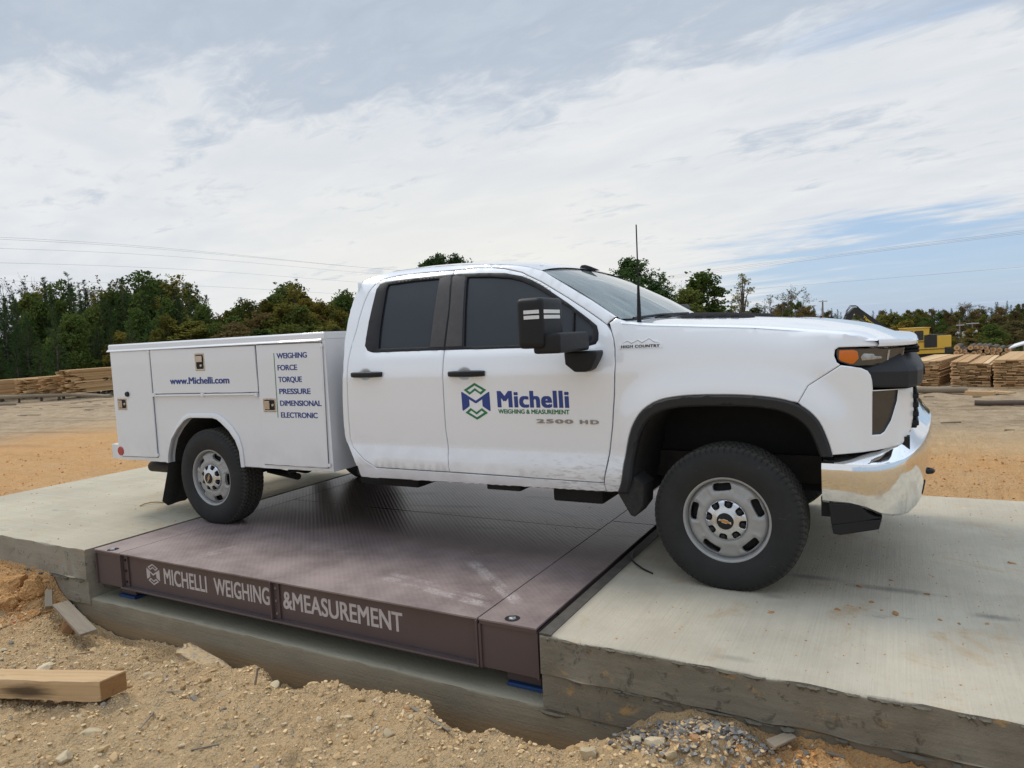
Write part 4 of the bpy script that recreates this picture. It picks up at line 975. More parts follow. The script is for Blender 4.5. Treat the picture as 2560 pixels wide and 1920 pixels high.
for k, xx in enumerate((-.22, -.15, -.08, -.01)): mb.bb(xx-.022, xx+.022, .446, .452, hoodz(xx, .45)+.006, hoodz(xx, .45)+.013)
tp(mb, 'scoop_slot', M['void'], hood)
# --- front end across the nose
def nose(levels, name, mat, **k):
    """levels: list of (z or function of s, plan points near half) mirrored and skinned"""
    rows = []
    for pts in levels:
        full = pts+[(x, WID-y, z) for x, y, z in pts[::-1]]; rows.append(full)
    return tp(MB().grid(rows), name, mat, smooth=k.pop('smooth', 40), **k)
PL = lambda o, z: [(x-o*nx, y+o*ny, z) for x, y, nx, ny in ((.640, .066, 0, 1), (.70, .064, 0, 1), (.78, .058, .1, 1), (.855, .066, .4, 1), (.892, .105, .9, .6), (.914, .20, 1, .1), (.926, .45, 1, 0), (.932, 1.0, 1, 0))]
gb = nose([PL(.06, 1.087), PL(.012, 1.088), PL(0, 1.100), PL(-.002, 1.165), PL(.010, 1.186), PL(.045, 1.215), [(x, y, z) for x, y, z in PL(.075, 1.246)], PL(.12, 1.246)], 'grille_bar', M['grey_black'], smooth=22)
fit = text_mesh('CHEVROLET', .02, .004); 
co = np.array([v.co[:] for v in fit.vertices]); a0, a1 = co[:, 0].min(), co[:, 0].max()
for v, c_ in zip(fit.vertices, co): v.co = (.9335+(.0025 if c_[2] > 0 else -.003), .50+(c_[0]-a0)/(a1-a0)*1.06, 1.112+c_[1]/.729*.05)
fit.materials.clear(); T(link('lettering', fit, M['void'], gb))
tp(MB().bb(.78, .84, .23, WID-.23, .84, 1.28), 'grille_backing', M['void'])
gm = MB()
for z in (.90, .945, .99, 1.035):
    gm.bb(.845, .900, .20, WID-.20, z-.013, z+.013)
for k in range(24): gm.bb(.84, .892, .24+k*.068, .262+k*.068, .87, 1.07)
gr_ = tp(gm, 'grille', M['black'], bevel=.004, seg=1)
gm = MB()
for z in (1.255, 1.272): gm.bb(.83, .905, .22, WID-.22, z-.007, z+.007)
for k in range(12): gm.bb(.83, .902, .24+k*.14, .30+k*.14, 1.246, 1.280)
tp(gm, 'upper_grille', M['black'], bevel=.003, seg=1)
# chrome bumper wrapping round the corner
BP = [(.474, .018), (.53, .012), (.60, .010), (.67, .013), (.735, .026), (.79, .050), (.835, .083), (.872, .130), (.902, .20), (.928, .30), (.948, .45), (.962, .62), (.974, .85), (.978, 1.03)]
BN = [(0, -1), (0, -1), (0, -1), (.05, -1), (.15, -1), (.4, -.92), (.62, -.78), (.78, -.62), (.88, -.46), (.94, -.3), (.97, -.2), (1, -.1), (1, 0), (1, 0)]
zc_ = [.722, .723, .723, .724, .727, .735, .748, .768, .790, .812, .835, .85, .86, .86]
zt_ = [.747, .750, .755, .761, .772, .787, .806, .842, .878, .905, .925, .935, .94, .94]
zb_ = [.513, .512, .510, .495, .466, .458, .458, .462, .478, .500, .52, .53, .53, .53]
def BL(off, zf): return [(x+nx*off, y+ny*off, zf(i)) for i, ((x, y), (nx, ny)) in enumerate(zip(BP, BN))]
lv = [BL(-.06, lambda i: zb_[i]+.005), BL(-.030, lambda i: zb_[i]), BL(-.018, lambda i: zb_[i]+.012), BL(-.004, lambda i: zb_[i]+.30*(zc_[i]-zb_[i])), BL(.005, lambda i: zb_[i]+.6*(zc_[i]-zb_[i])), BL(.006, lambda i: zb_[i]+.85*(zc_[i]-zb_[i])), BL(.0, lambda i: zc_[i]-.006), BL(-.010, lambda i: zc_[i]+.002), BL(-.04, lambda i: zc_[i]+.6*(zt_[i]-zc_[i])), BL(-.068, lambda i: zt_[i]), BL(-.078, lambda i: zt_[i]-.02)]
bumper = nose(lv, 'front_bumper', M['chrome_dirty'], smooth=27)
me_ = bumper.data
bev = MB().grid([[(p[0], p[1], p[2]) for p in [l[0] for l in lv]], [(p[0]+.002, p[1]+.06, p[2]) for p in [l[0] for l in lv]]])
tp(bev, 'bumper_end', M['void'], bumper)
tp(MB().bb(.50, .86, .14, WID-.14, .53, .84), 'bumper_core', M['void'])
tp(MB().prism([(.502, .512), (.512, .402), (.640, .430), (.735, .455), (.70, .462), (.672, .478), (.652, .500), (.635, .516)], .030, .10), 'lower_valance', M['black'], bevel=.006)
tp(MB().prism([(.512, .401), (.520, .356), (.552, .352), (.724, .397), (.738, .450), (.66, .436)], .034, WID-.034), 'air_dam', M['black'], bevel=.006)
fogl = tp(MB().prism([(.86, .452), (.895, .485), (.918, .53), (.930, .60), (.88, .60)], .30, .62).prism([(.86, .452), (.895, .485), (.918, .53), (.930, .60), (.88, .60)], WID-.62, WID-.30), 'bumper_insert', M['void'], bevel=.008)
for yv in (.46, WID-.46):
    pth = [(.88, yv-.03, .615), (.935, yv-.03, .615), (.957, yv-.02, .615), (.964, yv, .615), (.957, yv+.02, .615), (.935, yv+.03, .615), (.88, yv+.03, .615)]
    tp(MB().tube(pth, .013, 8), 'tow_hook', M['black'], smooth=60)
# --- badge, antenna
yb = lambda x, z: yside(x, z)-.003
bd = T(panel('fender_badge', [(-.562, 1.3195), (-.557, 1.348), (-.535, 1.356), (-.513, 1.369), (-.497, 1.362), (-.476, 1.360), (-.453, 1.3715), (-.432, 1.362), (-.412, 1.3665), (-.389, 1.3785), (-.370, 1.366), (-.345, 1.362), (-.330, 1.352), (-.317, 1.346), (-.314, 1.3195)], yb, M['badge'], truck, th=.006, g=.03, lip=.001))
fit_text('lettering', 'HIGH COUNTRY', -.550, -.328, 1.3245, 1.341, yb, M['void'], bd, .03, .0015, 1.1)
flat_shape('mountain_line', [([(-.555, 1.346), (-.513, 1.366), (-.49, 1.352), (-.453, 1.368), (-.43, 1.353), (-.389, 1.3745), (-.36, 1.354), (-.32, 1.345), (-.36, 1.351), (-.389, 1.370), (-.43, 1.348), (-.453, 1.363), (-.49, 1.347), (-.513, 1.361)], None)], yb, M['latch'], bd, .0015)
tp(MB().tube([(-.472, .115, 1.455), (-.472, .115, 1.50), (-.471, .115, 1.60), (-.469, .112, 1.70)], [.014, .013, .010, .006], 8).tube([(-.469, .112, 1.70), (-.466, .105, 2.012)], [.0048, .004], 6), 'radio_antenna', M['black'], smooth=60)
# --- door lettering and emblem
rg_, bd_ = hex_logo(-1.527, 1.022, .210, .236)
flat_shape('emblem_chevron', rg_[:1], yside, M['green'], door_f); flat_shape('emblem_chevron', rg_[1:], yside, M['green'], door_f); flat_shape('emblem', bd_, yside, M['blue'], door_f)
fit_text('lettering', 'Michelli', -1.369, -.881, .985, 1.094, yside, M['blue'], door_f, .045, .0012, 1.08)
fit_text('lettering', 'WEIGHING & MEASUREMENT', -1.367, -.883, .9465, .975, yside, M['green'], door_f, .03, .0012)
fit_text('number_badge', '2500', -1.105, -.863, .891, .9165, yside, M['numbers'], door_f, .035, .004, 1.15)
fit_text('number_badge', 'HD', -.820, -.701, .890, .916, yside, M['numbers'], door_f, .035, .004, 1.3)

# --- service body
AB_O = [(-4.662, .490), (-4.652, .54), (-4.635, .596), (-4.587, .699), (-4.495, .806), (-4.396, .885), (-4.345, .910), (-4.29, .921), (-4.013, .924), (-3.955, .912), (-3.896, .887), (-3.804, .818), (-3.736, .737), (-3.705, .640), (-3.697, .496)]
AB_I = [(-4.632, .490), (-4.625, .545), (-4.610, .597), (-4.565, .693), (-4.475, .786), (-4.379, .856), (-4.335, .874), (-4.29, .882), (-4.020, .883), (-3.970, .872), (-3.930, .850), (-3.838, .783), (-3.772, .709), (-3.735, .625), (-3.726, .497)]
BX0, BX1 = -5.345, -2.768
for fr in FAR:
    f = (lambda y: WID-y) if fr else (lambda y: y)
    BO = [(BX0, .488), (BX0, 1.505), (BX1-.004, 1.505), (BX1-.004, .505), (-3.726, .497)]+AB_I[-2::-1]
    sb = pan('body_side', BO, flat0, M['bodypaint'], th=.03, g=.12, mirror=fr, seglen=.06, lip=.004)
    mb = MB(); k = []
    rows = []
    for o_, dy in ((AB_O, -.002), (AB_O, -.010), (None, -.018), (AB_I, -.016), (AB_I, .05)):
        if o_ is None: o_ = [((a[0]+b[0])/2, (a[1]+b[1])/2) for a, b in zip(AB_O, AB_I)]
        rows.append([(x, f(dy), z) for x, z in o_])
    tp(mb.grid(rows), 'wheel_flare', M['bodypaint'], sb, smooth=60)
    mb = MB(); mb.grid([[(x, f(y), z) for x, z in AB_I] for y in (.05, .5)]); mb.add([(x, f(.5), z) for x, z in AB_I], [tuple(range(len(AB_I)))])
    tp(mb, 'rear_wheel_liner', M['liner'], smooth=60)
    # top lid with drip rail
    tp(MB().prism([(f(-.006), 1.468), (f(-.006), 1.507), (f(.004), 1.519), (f(.46), 1.519), (f(.46), 1.468)], BX0-.012, BX1+.002, ax=0), 'top_lid', M['bodypaint'], sb, bevel=.003)
    tp(MB().prism([(f(-.004), 1.458), (f(-.022), 1.455), (f(-.022), 1.461), (f(-.007), 1.474), (f(-.004), 1.474)], BX0-.016, BX1-.02, ax=0), 'drip_rail', M['bodypaint'], sb)
    # front and rear bulkheads of the side cabinet
    tp(MB().bb(BX1-.006, BX1+.0, f(.002), f(.46), .503, 1.4675), 'front_panel', M['bodypaint'], sb)
    tp(MB().bb(BX0-.002, BX0+.006, f(.002), f(.46), .487, 1.4675), 'rear_panel', M['bodypaint'], sb)
    tp(MB().bb(BX0+.01, BX1-.01, f(.46), f(.452), .80, 1.467), 'inner_panel', M['bodypaint'], sb)
    tp(MB().bb(BX0+.01, BX1-.01, f(.031), f(.45), .505, .515) if False else MB().bb(-3.69, BX1-.01, f(.031), f(.45), .507, .515).bb(BX0+.01, -4.67, f(.031), f(.45), .490, .498), 'cabinet_floor', M['void'], sb)
    D1 = [(-5.292, .520), (-4.782, .530), (-4.770, 1.455), (-5.318, 1.455), (-5.318, .60)]
    D2 = [(-4.757, 1.080), (-3.476, 1.090), (-3.478, 1.446), (-4.757, 1.454)]
    D3 = [(-3.468, .531), (-2.812, .534), (-2.797, 1.443), (-3.462, 1.449)]
    doors = []
    for D in (D1, D2, D3):
        # dark gap behind, then the door standing proud
        tp(MB().prism(inset(D, -.005), f(-.0012), f(.002)), 'door_gap', M['void'], sb)
        doors.append(pan('compartment_door', D, lambda x, z: -.013, M['bodypaint'], th=.0125, g=.12, mirror=fr, lip=.004, seglen=.08))
    for dr, hx, hz0, hz1 in ((doors[0], -4.775, .54, 1.452), (doors[2], -2.792, .545, 1.435)):
        tp(MB().tube([(hx-.004 if dr is doors[0] else hx-.018, f(-.012), hz0), (hx+.004, f(-.012), hz1)], .0055, 6), 'hinge_rod', M['bodypaint'], dr, smooth=60)
        for zz in (hz0+.01, hz1-.015): tp(MB().bb(hx-.012, hx+.012, f(-.018), f(-.002), zz-.012, zz+.012), 'hinge_knuckle', M['bodypaint'], dr, bevel=.003)
    tp(MB().tube([(-4.745, f(-.016), 1.064), (-3.485, f(-.016), 1.074)], .0075, 8), 'hinge_rod', M['white'], doors[1], smooth=60)
    for xx in (-4.74, -4.115, -3.49): tp(MB().bb(xx-.014, xx+.014, f(-.027), f(-.004), 1.056, 1.086), 'hinge_knuckle', M['bodypaint'], doors[1], bevel=.004)
    def latch(dr, x0, x1, z0, z1, vert):
        fr_ = T(panel('latch', rrect(x0, x1, z0, z1, .008), lambda x, z: -.017, M['latch'], dr, holes=[rrect(x0+.014, x1-.014, z0+.014, z1-.014, .008)], th=.006, g=.05, lip=.002, mirror=fr))
        tp(MB().bb(x0+.012, x1-.012, f(-.0142), f(-.012), z0+.012, z1-.012), 'latch_recess', M['void'], dr)
        xm, zm = (x0+x1)/2, (z0+z1)/2
        if vert: a = (x0+.022, x1-.022, zm-.002, z1-.022); kx, kz = xm+.012, z0+.042
        else: a = (x0+.022, xm+.006, z0+.02, z1-.02); kx, kz = x1-.034, zm
        tp(MB().bb(a[0], a[1], f(-.024), f(-.0145), a[2], a[3]), 'latch_paddle', M['latch'], dr, bevel=.004)
        tp(MB().lathe([(0, f(-.019)), (.010, f(-.019)), (.012, f(-.0145))], 14, 'y', (kx, 0, kz)), 'lock_cylinder', M['latch'], dr, 40)
    latch(doors[0], -5.274, -5.140, .937, 1.043, False); latch(doors[1], -4.178, -4.062, 1.266, 1.409, True); latch(doors[2], -3.425, -3.289, .938, 1.043, False)
    tp(MB().lathe([(0, f(-.030)), (.020, f(-.030)), (.024, f(-.013))], 14, 'y', (-5.115, 0, 1.078)), 'rubber_bumper', M['black'], doors[0], 40)
    tp(MB().lathe([(0, f(-.0205)), (.038, f(-.0205)), (.0425, f(-.013))], 28, 'y', (-5.290, 0, .567)), 'reflector', M['red'], doors[0], 40)
    if not fr:
        yd = lambda x, z: -.013
        fit_text('lettering', 'www.Michelli.com', -4.518, -3.786, 1.160, 1.219, yd, M['blue'], doors[1], .035, .0012)
        for s, x1, zb in (('WEIGHING', -2.937, 1.340), ('FORCE', -3.043, 1.2515), ('TORQUE', -3.004, 1.1635), ('PRESSURE', -2.925, 1.0745), ('DIMENSIONAL', -2.826, .986), ('ELECTRONIC', -2.872, .897)):
            fit_text('lettering', s, -3.244, x1, zb, zb+.043, yd, M['blue'], doors[2], .028, .0012, .97)
        flat_shape('rule_line', [([(-3.280, .897), (-3.273, .897), (-3.268, 1.382), (-3.275, 1.382)], None)], yd, M['green'], doors[2], .0015)
tp(MB().bb(BX0+.02, BX1-.01, .45, WID-.45, .80, .82), 'cargo_floor', M['bodypaint'])
tp(MB().bb(BX1-.03, BX1-.01, .462, WID-.462, .50, 1.40), 'bulkhead', M['bodypaint'])
tp(MB().bb(BX0+.005, BX0+.035, .462, WID-.462, .70, 1.25), 'tailgate', M['bodypaint'])
tp(MB().bb(-5.478, BX0-.004, .02, WID-.02, .486, .618), 'rear_bumper', M['bodypaint'], bevel=.004)
for yv in (.03, WID-.16): tp(MB().bb(-5.368, BX0-.003, yv, yv+.13, .66, .90), 'tail_lamp', M['red'], bevel=.006)

# --- wheels
def tyre_mesh():
    rt, w = .400, .248; NS = 360
    prof_ = [(.2215, .034), (.236, .016), (.262, .006), (.290, .001), (.318, .000), (.345, .006), (.366, .014), (.382, .024), (.392, .032)]
    tread = [(.3975, .040)]+[(.3995, .050+.148*k/25) for k in range(26)]+[(.3975, .208)]
    full = prof_+tread+[(r, w-t) for r, t in prof_[::-1]]
    V = []; F = []; n0 = len(prof_)
    for i, (r, t) in enumerate(full):
        for j in range(NS):
            a = 2*math.pi*j/NS; rr = r; tt = t
            k = i-n0
            if 0 <= k < len(tread):
                u = (t-.124)/.084; row_ = int((u+1)*2.5); sft = (row_*3) % 5
                groove = min(abs(u-c) for c in (-.62, -.21, .21, .62)) < .045
                zz = (j+sft+(1 if k % 4 < 2 else 0)) % 5 == 0
                if groove or zz: rr -= .012
            elif (n0-3 < i < n0 or len(full)-n0 <= i < len(full)-n0+2) and j % 5 == 0: rr -= .006; tt += .003 if t < .12 else -.003
            V.append((rr*math.cos(a), tt, rr*math.sin(a)))
    k = len(full)
    F = [(i*NS+j, i*NS+(j+1) % NS, (i+1)*NS+(j+1) % NS, (i+1)*NS+j) for i in range(k-1) for j in range(NS)]
    for v_i, v in enumerate(V):
        if v[2] < -.385: V[v_i] = (v[0], v[1]-(.006 if v[1] < .12 else -.006)*((-.385-v[2])/.015), -.385)
    me = bpy.data.meshes.new('tyre'); me.from_pydata(V, [], F); return me
def circ(r, n, a0=0.): return [(r*math.cos(a0+2*math.pi*i/n), r*math.sin(a0+2*math.pi*i/n)) for i in range(n)]
def rot2(p, a): return [(x*math.cos(a)-z*math.sin(a), x*math.sin(a)+z*math.cos(a)) for x, z in p]
wheel = empty('wheel'); wheel.parent = truck; wheel.matrix_parent_inverse = TPI
link('tyre', tyre_mesh(), M['rubber'], wheel, 30)
slots = []
sl0 = rnd([(-.052, .156), (.052, .156), (.047, .198), (-.047, .198)], .018, 5)
for k in range(5): slots.append(rot2(sl0, R(7)+2*math.pi*k/5))
def rimy(x, z):
    r = math.hypot(x, z); a = (math.atan2(x, z)+R(7)) % (2*math.pi/5); a = min(a, 2*math.pi/5-a)/(math.pi/5)
    y = lerp_([.0, .10, .112, .125, .15, .19, .205, .214], [.050, .046, .030, .026, .026, .032, .046, .060], r)
    pad = sst(a, .62, .72)*sst(r, .135, .15)*(1-sst(r, .192, .200))
    ds = min(abs(math.hypot(*(p[0]-x, p[1]-z))) for s in slots for p in s[::3])
    return y+.006*pad+.008*(1-sst(ds, 0., .022))
rim = panel('rim', circ(.213, 90), rimy, M['silver'], wheel, holes=slots, th=.022, g=.011, lip=.002, seglen=.012, lipw=.004)
rim2 = MB().lathe([(.198, .055), (.212, .060), (.216, .040), (.220, .024), (.2275, .020), (.2335, .022), (.2335, .028), (.226, .034), (.215, .11), (.205, .20)], 90)
rim2.build('rim_flange', M['silver'], rim, 50)
MB().lathe([(.0, .075), (.15, .075), (.195, .09), (.21, .16), (.21, .2)], 40).build('brake_disc', M['void'], wheel, 40)
nt_ = []
cap_o = circ(.1085, 96)
lugs = []
for k in range(8):
    a = R(-10)+k*math.pi/4; u = rnd([(-.017, .072), (.017, .072), (.0225, .100), (.019, .1045), (-.019, .1045), (-.0225, .100)], .014, 4)
    lugs.append(rot2(u, a))
capy = lambda x, z: lerp_([0, .045, .05, .07, .098, .1085], [-.004, -.004, .000, .004, .014, .022], math.hypot(x, z))
panel('hub_cap', cap_o, capy, M['capsilver'], wheel, holes=lugs, th=.020, g=.009, lip=.0025, seglen=.006, lipw=.003)
MB().lathe([(0, .034), (.104, .034), (.108, .045)], 48).build('hub_recess', M['void'], wheel, 40)
for k in range(8):
    a = R(-10)+k*math.pi/4; q = rot2([(0, .089)], a)[0]
    MB().lathe([(0, .003), (.007, .003), (.0115, .006), (.0125, .012), (.0125, .034)], 12, 'y', (q[0], 0, q[1])).build('lug_nut', M['black'], wheel, 40)
MB().lathe([(0, -.0055), (.042, -.0055), (.0445, -.0045), (.045, -.002)], 40).build('center_cap', M['black'], wheel, 40)
bow = [(-.0125, .0085), (.0125, .0085), (.0125, .0045), (.0285, .0045), (.0325, -.0045), (.0105, -.0045), (.0105, -.0085), (-.0145, -.0085), (-.0145, -.0045), (-.0325, -.0045), (-.0285, .0045), (-.0125, .0045)]
bw1 = rot2([(x*1.06, z*1.18) for x, z in bow], R(-14)); bw2 = rot2([(x*.97, z*.94) for x, z in bow], R(-14))
flat_shape('emblem_border', [(bw1, None)], lambda x, z: -.0055, M['badge'], wheel, .0008)
flat_shape('emblem', [(bw2, None)], lambda x, z: -.0055, M['gold'], wheel, .0018)
wheel.location = (0, -.002, .385)
for x, y, rz, spin in ((-4.125, -.012, 0, R(100)), (0, WID+.002, math.pi, 0), (-4.125, WID+.012, math.pi, R(40))):
    w = copy_tree(wheel, truck); w.matrix_parent_inverse = TPI; w.location = (x, y, .385); w.rotation_euler = (0, 0, rz)
    if spin:
        for ch in w.children:
            if not ch.name.startswith('tyre'): ch.rotation_euler = (0, spin, 0)
# --- mud flaps, exhaust, underbody, cabin
for fr in FAR:
    f = (lambda y: WID-y) if fr else (lambda y: y)
    tp(MB().grid([[(-4.66-.16*s+.02*math.sin(k*1.2), f(y), .50-.40*s-(.012 if 0 < k < 6 and s > .99 else 0)+(.045 if s > .99 and k in (0, 6) else 0)) for k, y in enumerate(np.linspace(.015, .30, 7))] for s in (0, .25, .5, .75, .9, 1.)]), 'mud_flap', M['liner'], smooth=60)
    tp(MB().bb(-5.2, .55, f(.52), f(.60), .50, .66), 'frame_rail', M['steel'])
tp(MB().lathe([(.042, -5.42), (.050, -5.42), (.050, -4.70), (.046, -4.70), (.042, -5.42)], 20, 'x', (0, .36, .352)), 'exhaust_pipe', M['steel'], smooth=40)
tp(MB().tube([(-4.125, .25, .385), (-4.125, WID-.25, .385)], .06, 12).lathe([(0, -.17), (.12, -.15), (.17, 0), (.12, .15), (0, .17)], 20, 'y', (-4.125, WID/2, .385)), 'rear_axle', M['steel'], smooth=50)
tp(MB().tube([(0, .25, .37), (0, WID-.25, .37)], .05, 12), 'front_axle', M['steel'], smooth=50)
tp(MB().bb(-3.45, -2.75, .48, .56, .43, .50).tube([(-3.55, .30, .40), (-3.25, .45, .52)], .022).tube([(-3.5, .35, .36), (-4.0, .5, .36)], .03), 'suspension_link', M['void'])
tp(MB().bb(-2.76, -2.2, .25, .9, .36, .54), 'fuel_tank', M['void'], bevel=.04)
tp(MB().bb(-1.12, -.78, .22, .62, .36, .50), 'fuel_cooler', M['void'], bevel=.02)
tp(MB().bb(-1.55, -1.30, .12, .4, .43, .49).bb(-2.6, -.65, .06, .5, .478, .52), 'floor_pan', M['void'], bevel=.01)
tp(MB().tube([(-3.9, 1.03, .40), (-.9, 1.03, .52)], .05).tube([(-4.7, .42, .40), (-3.6, .7, .46), (-1., .7, .48)], .035), 'driveshaft', M['steel'], smooth=60)
tp(MB().bb(-.5, .8, .56, WID-.56, .45, 1.25), 'engine_block', M['void'])
tp(MB().bb(.46, .66, .12, .5, .42, .52), 'wheel_well_baffle', M['void'])
tp(MB().bb(-2.58, -.62, .075, WID-.075, .50, 1.30), 'floor_tub', M['cabin'])
tp(MB().bb(-.95, -.50, .16, WID-.16, 1.28, 1.44), 'dashboard', M['cabin'], bevel=.06)
for yv in (.35, 1.2):
    s = MB().bb(-1.62, -1.45, yv, yv+.5, 1.28, 1.62).bb(-1.60, -1.50, yv+.13, yv+.37, 1.64, 1.80)
    tp(s, 'seat', M['cabin'], bevel=.04)
tp(MB().lathe([(.175, 0), (.19, .012), (.205, 0), (.19, -.012), (.175, 0)], 28, 'x', (-1.02, 1.45, 1.42)), 'steering_wheel', M['cabin'], smooth=60)
tp(MB().bb(-2.56, -1.2, .36, WID-.36, 1.86, 1.87), 'headliner', M['badge'])

# ------------------------------------------------------------------ small things on the slabs and the dirt
def wood_mat(name, c1, c2, sc=(1.5, 22, 22), dark=.35, rz=0.):
    t = NT(name); ob = t.map(t.obj, rot=(0, 0, rz)) if rz else t.obj; gr = t.noise(t.map(ob, sc), 2., 7, .7, .5); n2 = t.noise(t.map(ob, (1, 3, 3)), 5., 5, .65); ring = t.noise(t.map(ob, (.6, 60, 60)), 1., 3)
    c = t.mix(gr, c1, c2); c = t.mix(t.math('MULTIPLY', t.ss(n2, .6, .75), dark), c, (.07, .045, .025)); c = t.mix(t.math('MULTIPLY', t.ss(ring, .5, .62), .25), c, c1)
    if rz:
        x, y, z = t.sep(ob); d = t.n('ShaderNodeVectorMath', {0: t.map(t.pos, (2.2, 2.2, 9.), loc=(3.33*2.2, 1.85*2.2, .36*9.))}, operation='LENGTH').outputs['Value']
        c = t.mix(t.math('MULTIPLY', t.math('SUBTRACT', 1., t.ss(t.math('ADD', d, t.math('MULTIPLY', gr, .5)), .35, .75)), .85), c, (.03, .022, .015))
    t.bump(gr, .003, .5)
    return t.fin(c, .8, spec=.2)
M['timber'] = wood_mat('sawn_timber', (.36, .215, .10), (.68, .49, .28), dark=.75, rz=-R(21.4)); M['oldwood'] = wood_mat('weathered_wood', (.17, .14, .105), (.33, .28, .21)); M['endgrain'] = wood_mat('timber_end', (.24, .125, .05), (.37, .21, .09), (3, 9, 26), .5)
A_, B_ = Vector((-2.922, -1.685)), Vector((-2.911, -1.544)); dv = Vector((-.931, -.365)).normalized(); pv = Vector((-dv.y, dv.x))
tb = MB(); rows = []
sec = [(0, -.405), (0, -.35), (0, -.304), (.02, -.298), (.5, -.297), (.98, -.298), (1, -.304), (1, -.35), (1, -.405)]
for i in range(64):
    l_ = 1.5*i/63; r = []
    for k, (w_, z_) in enumerate(sec):
        p = A_.lerp(B_, w_)+dv*l_; j = float(fbm(np.array([l_*9.]), np.array([k*3.7]), 1., 4, 12)[0])*.012*(0 if i == 0 else 1)
        out = -1 if w_ < .1 else (1 if w_ > .9 else 0)
        r.append((p.x+pv.x*out*j, p.y+pv.y*out*j, z_+(j*.6 if z_ > -.31 else (j if k in (0, 8) else 0))))
    rows.append(r)
tb.grid(rows); tb.f += [tuple(range(9)), tuple(range(63*9+8, 63*9-1, -1))]
timb = tag(tb.build('timber_beam', M['timber'], smooth=40), 'thick sawn timber beam lying on the dirt at the left edge', 'timber')
MB().add([(A_.x+.0025, A_.y+.004, -.305), (B_.x+.0025, B_.y-.004, -.305), (B_.x+.0025, B_.y-.004, -.402), (A_.x+.0025, A_.y+.004, -.402)], [(0, 1, 2, 3)]).build('sawn_end', M['endgrain'], timb)
def plank(p, q, w, th, label, mat='oldwood', name='plank', zo=.02, tilt=0.):
    p, q = Vector(p), Vector(q); d = (q-p); l = d.length
    o = MB().box((0, 0, 0), (l, w, th), jit=.003).build(name, M[mat], bevel=.002, seg=1)
    o.location = (p+q)/2+Vector((0, 0, zo)); o.rotation_euler = (tilt, -math.asin(d.z/l), math.atan2(d.y, d.x))
    return tag(o, label, 'wood')
plank((-4.62, -.98, -.40), (-3.99, -1.14, -.455), .105, .022, 'grey weathered plank slanting into the hole beside the footing')
plank((-4.80, -.96, -.35), (-4.70, -1.02, -.44), .05, .04, 'short round wood offcut against the dirt bank by the slab', zo=.03)
plank((-1.26, -1.155, gz(-1.26, -1.155)), (-1.0, -1.215, gz(-1., -1.215)), .016, .012, 'weathered stick lying on the trench rim', name='stick')
plank((.36, -.965, -.245), (.43, -.875, -.235), .05, .014, 'broken plank end at the bottom edge on the orange dirt', zo=.02)
plank((.50, -.90, gz(.5, -.9)), (.62, -.88, gz(.62, -.88)), .014, .010, 'short splinter on the orange dirt below the slab', name='stick', zo=.012)
plank((-2.30, -1.20, gz(-2.3, -1.2)), (-2.28, -1.19, gz(-2.3, -1.2)+.10), .012, .008, 'pale wood sliver sticking up from the trench rim', name='stick', zo=.0)
for (x, y, a, l) in ((-2.75, -1.42, .2, .11), (-2.6, -1.6, -1.0, .16), (-3.9, -1.30, .5, .14), (-2.1, -1.75, .9, .12), (-1.7, -1.5, 2.4, .09)):
    z = gz(x, y); plank((x, y, z), (x+l*math.cos(a), y+l*math.sin(a), gz(x+l*math.cos(a), y+l*math.sin(a))), .009, .006, 'thin twigs lying on the dirt in the foreground', name='twig', zo=.006)['group'] = 'twigs on the dirt'
sc_m = stone_mesh('red_scrap', .022, 61, .4, 1)
rs_ = link('red_scrap', sc_m, simple('red_plastic', (.42, .02, .03), .5), smooth=20); rs_.location = (-4.78, -1.22, gz(-4.78, -1.22)+.006); tag(rs_, 'small red plastic scrap on the orange dirt at the left edge', 'scrap')
# cracked mortar lump
lump = stone_mesh('mortar_lump', 1., 77, .5, 3)
for v in lump.vertices:
    n_ = fbm(np.array([v.co.x*3.]), np.array([v.co.y*3.+v.co.z*2]), 1.5, 4, 2)[0]; v.co = Vector((v.co.x*.33, v.co.y*.10*(1+.5*v.co.x), v.co.z*.06))*(1+n_*.9)
t = NT('mortar_lump'); nn = t.noise(t.obj, 30., 5, .7); t.bump(nn, .015, .8)
lo = link('mortar_lump', lump, t.fin(t.mix(t.ss(nn, .36, .52), (.25, .255, .25), (.52, .37, .20)), .9), smooth=180)
lo.location = (-3.02, -1.03, gz(-3.02, -1.03)+.012); lo.rotation_euler = (.25, .12, -.16); tag(lo, 'cracked grey mortar lump on the dirt beside the footing', 'mortar')
cb = MB().tube([(-.683, .449, .006), (-.668, .40, .010), (-.652, .335, .016), (-.622, .26, .020), (-.579, .205, .018), (-.52, .155, .012), (-.448, .113, .006)], .0055, 6)
tag(cb.build('cable', M['black'], smooth=60), 'short black cable lying on the concrete left of the front wheel', 'cable')
stw = MB().tube([(-5.413, .193, .006), (-5.425, .25, .012), (-5.40, .30, .016), (-5.37, .345, .010), (-5.30, .37, .005)], .006, 5)
tag(stw.build('straw', M['timber'], smooth=60), 'pale bent straw on the concrete behind the rear wheel', 'straw')
for k, (x, y, s) in enumerate([(.54, -.047, .026), (.793, -.005, .028), (.975, -.009, .018), (1.16, .02, .018), (.933, .325, .022), (.622, .315, .018), (.682, .112, .020), (.583, .026, .016), (1.046, -.021, .014), (.251, -.205, .022), (.734, .019, .014), (1.372, .994, .026), (.77, .473, .015), (1.015, .324, .013), (.60, .02, .014), (.64, .015, .012)]):
    rock(x, y, s, 'stone_o', 'small orange dirt clods scattered on the concrete by the front wheel', 'clods on the concrete', .55, 'dirt_clod', z=-.004, seed=k % 7+300)
cm = MB()
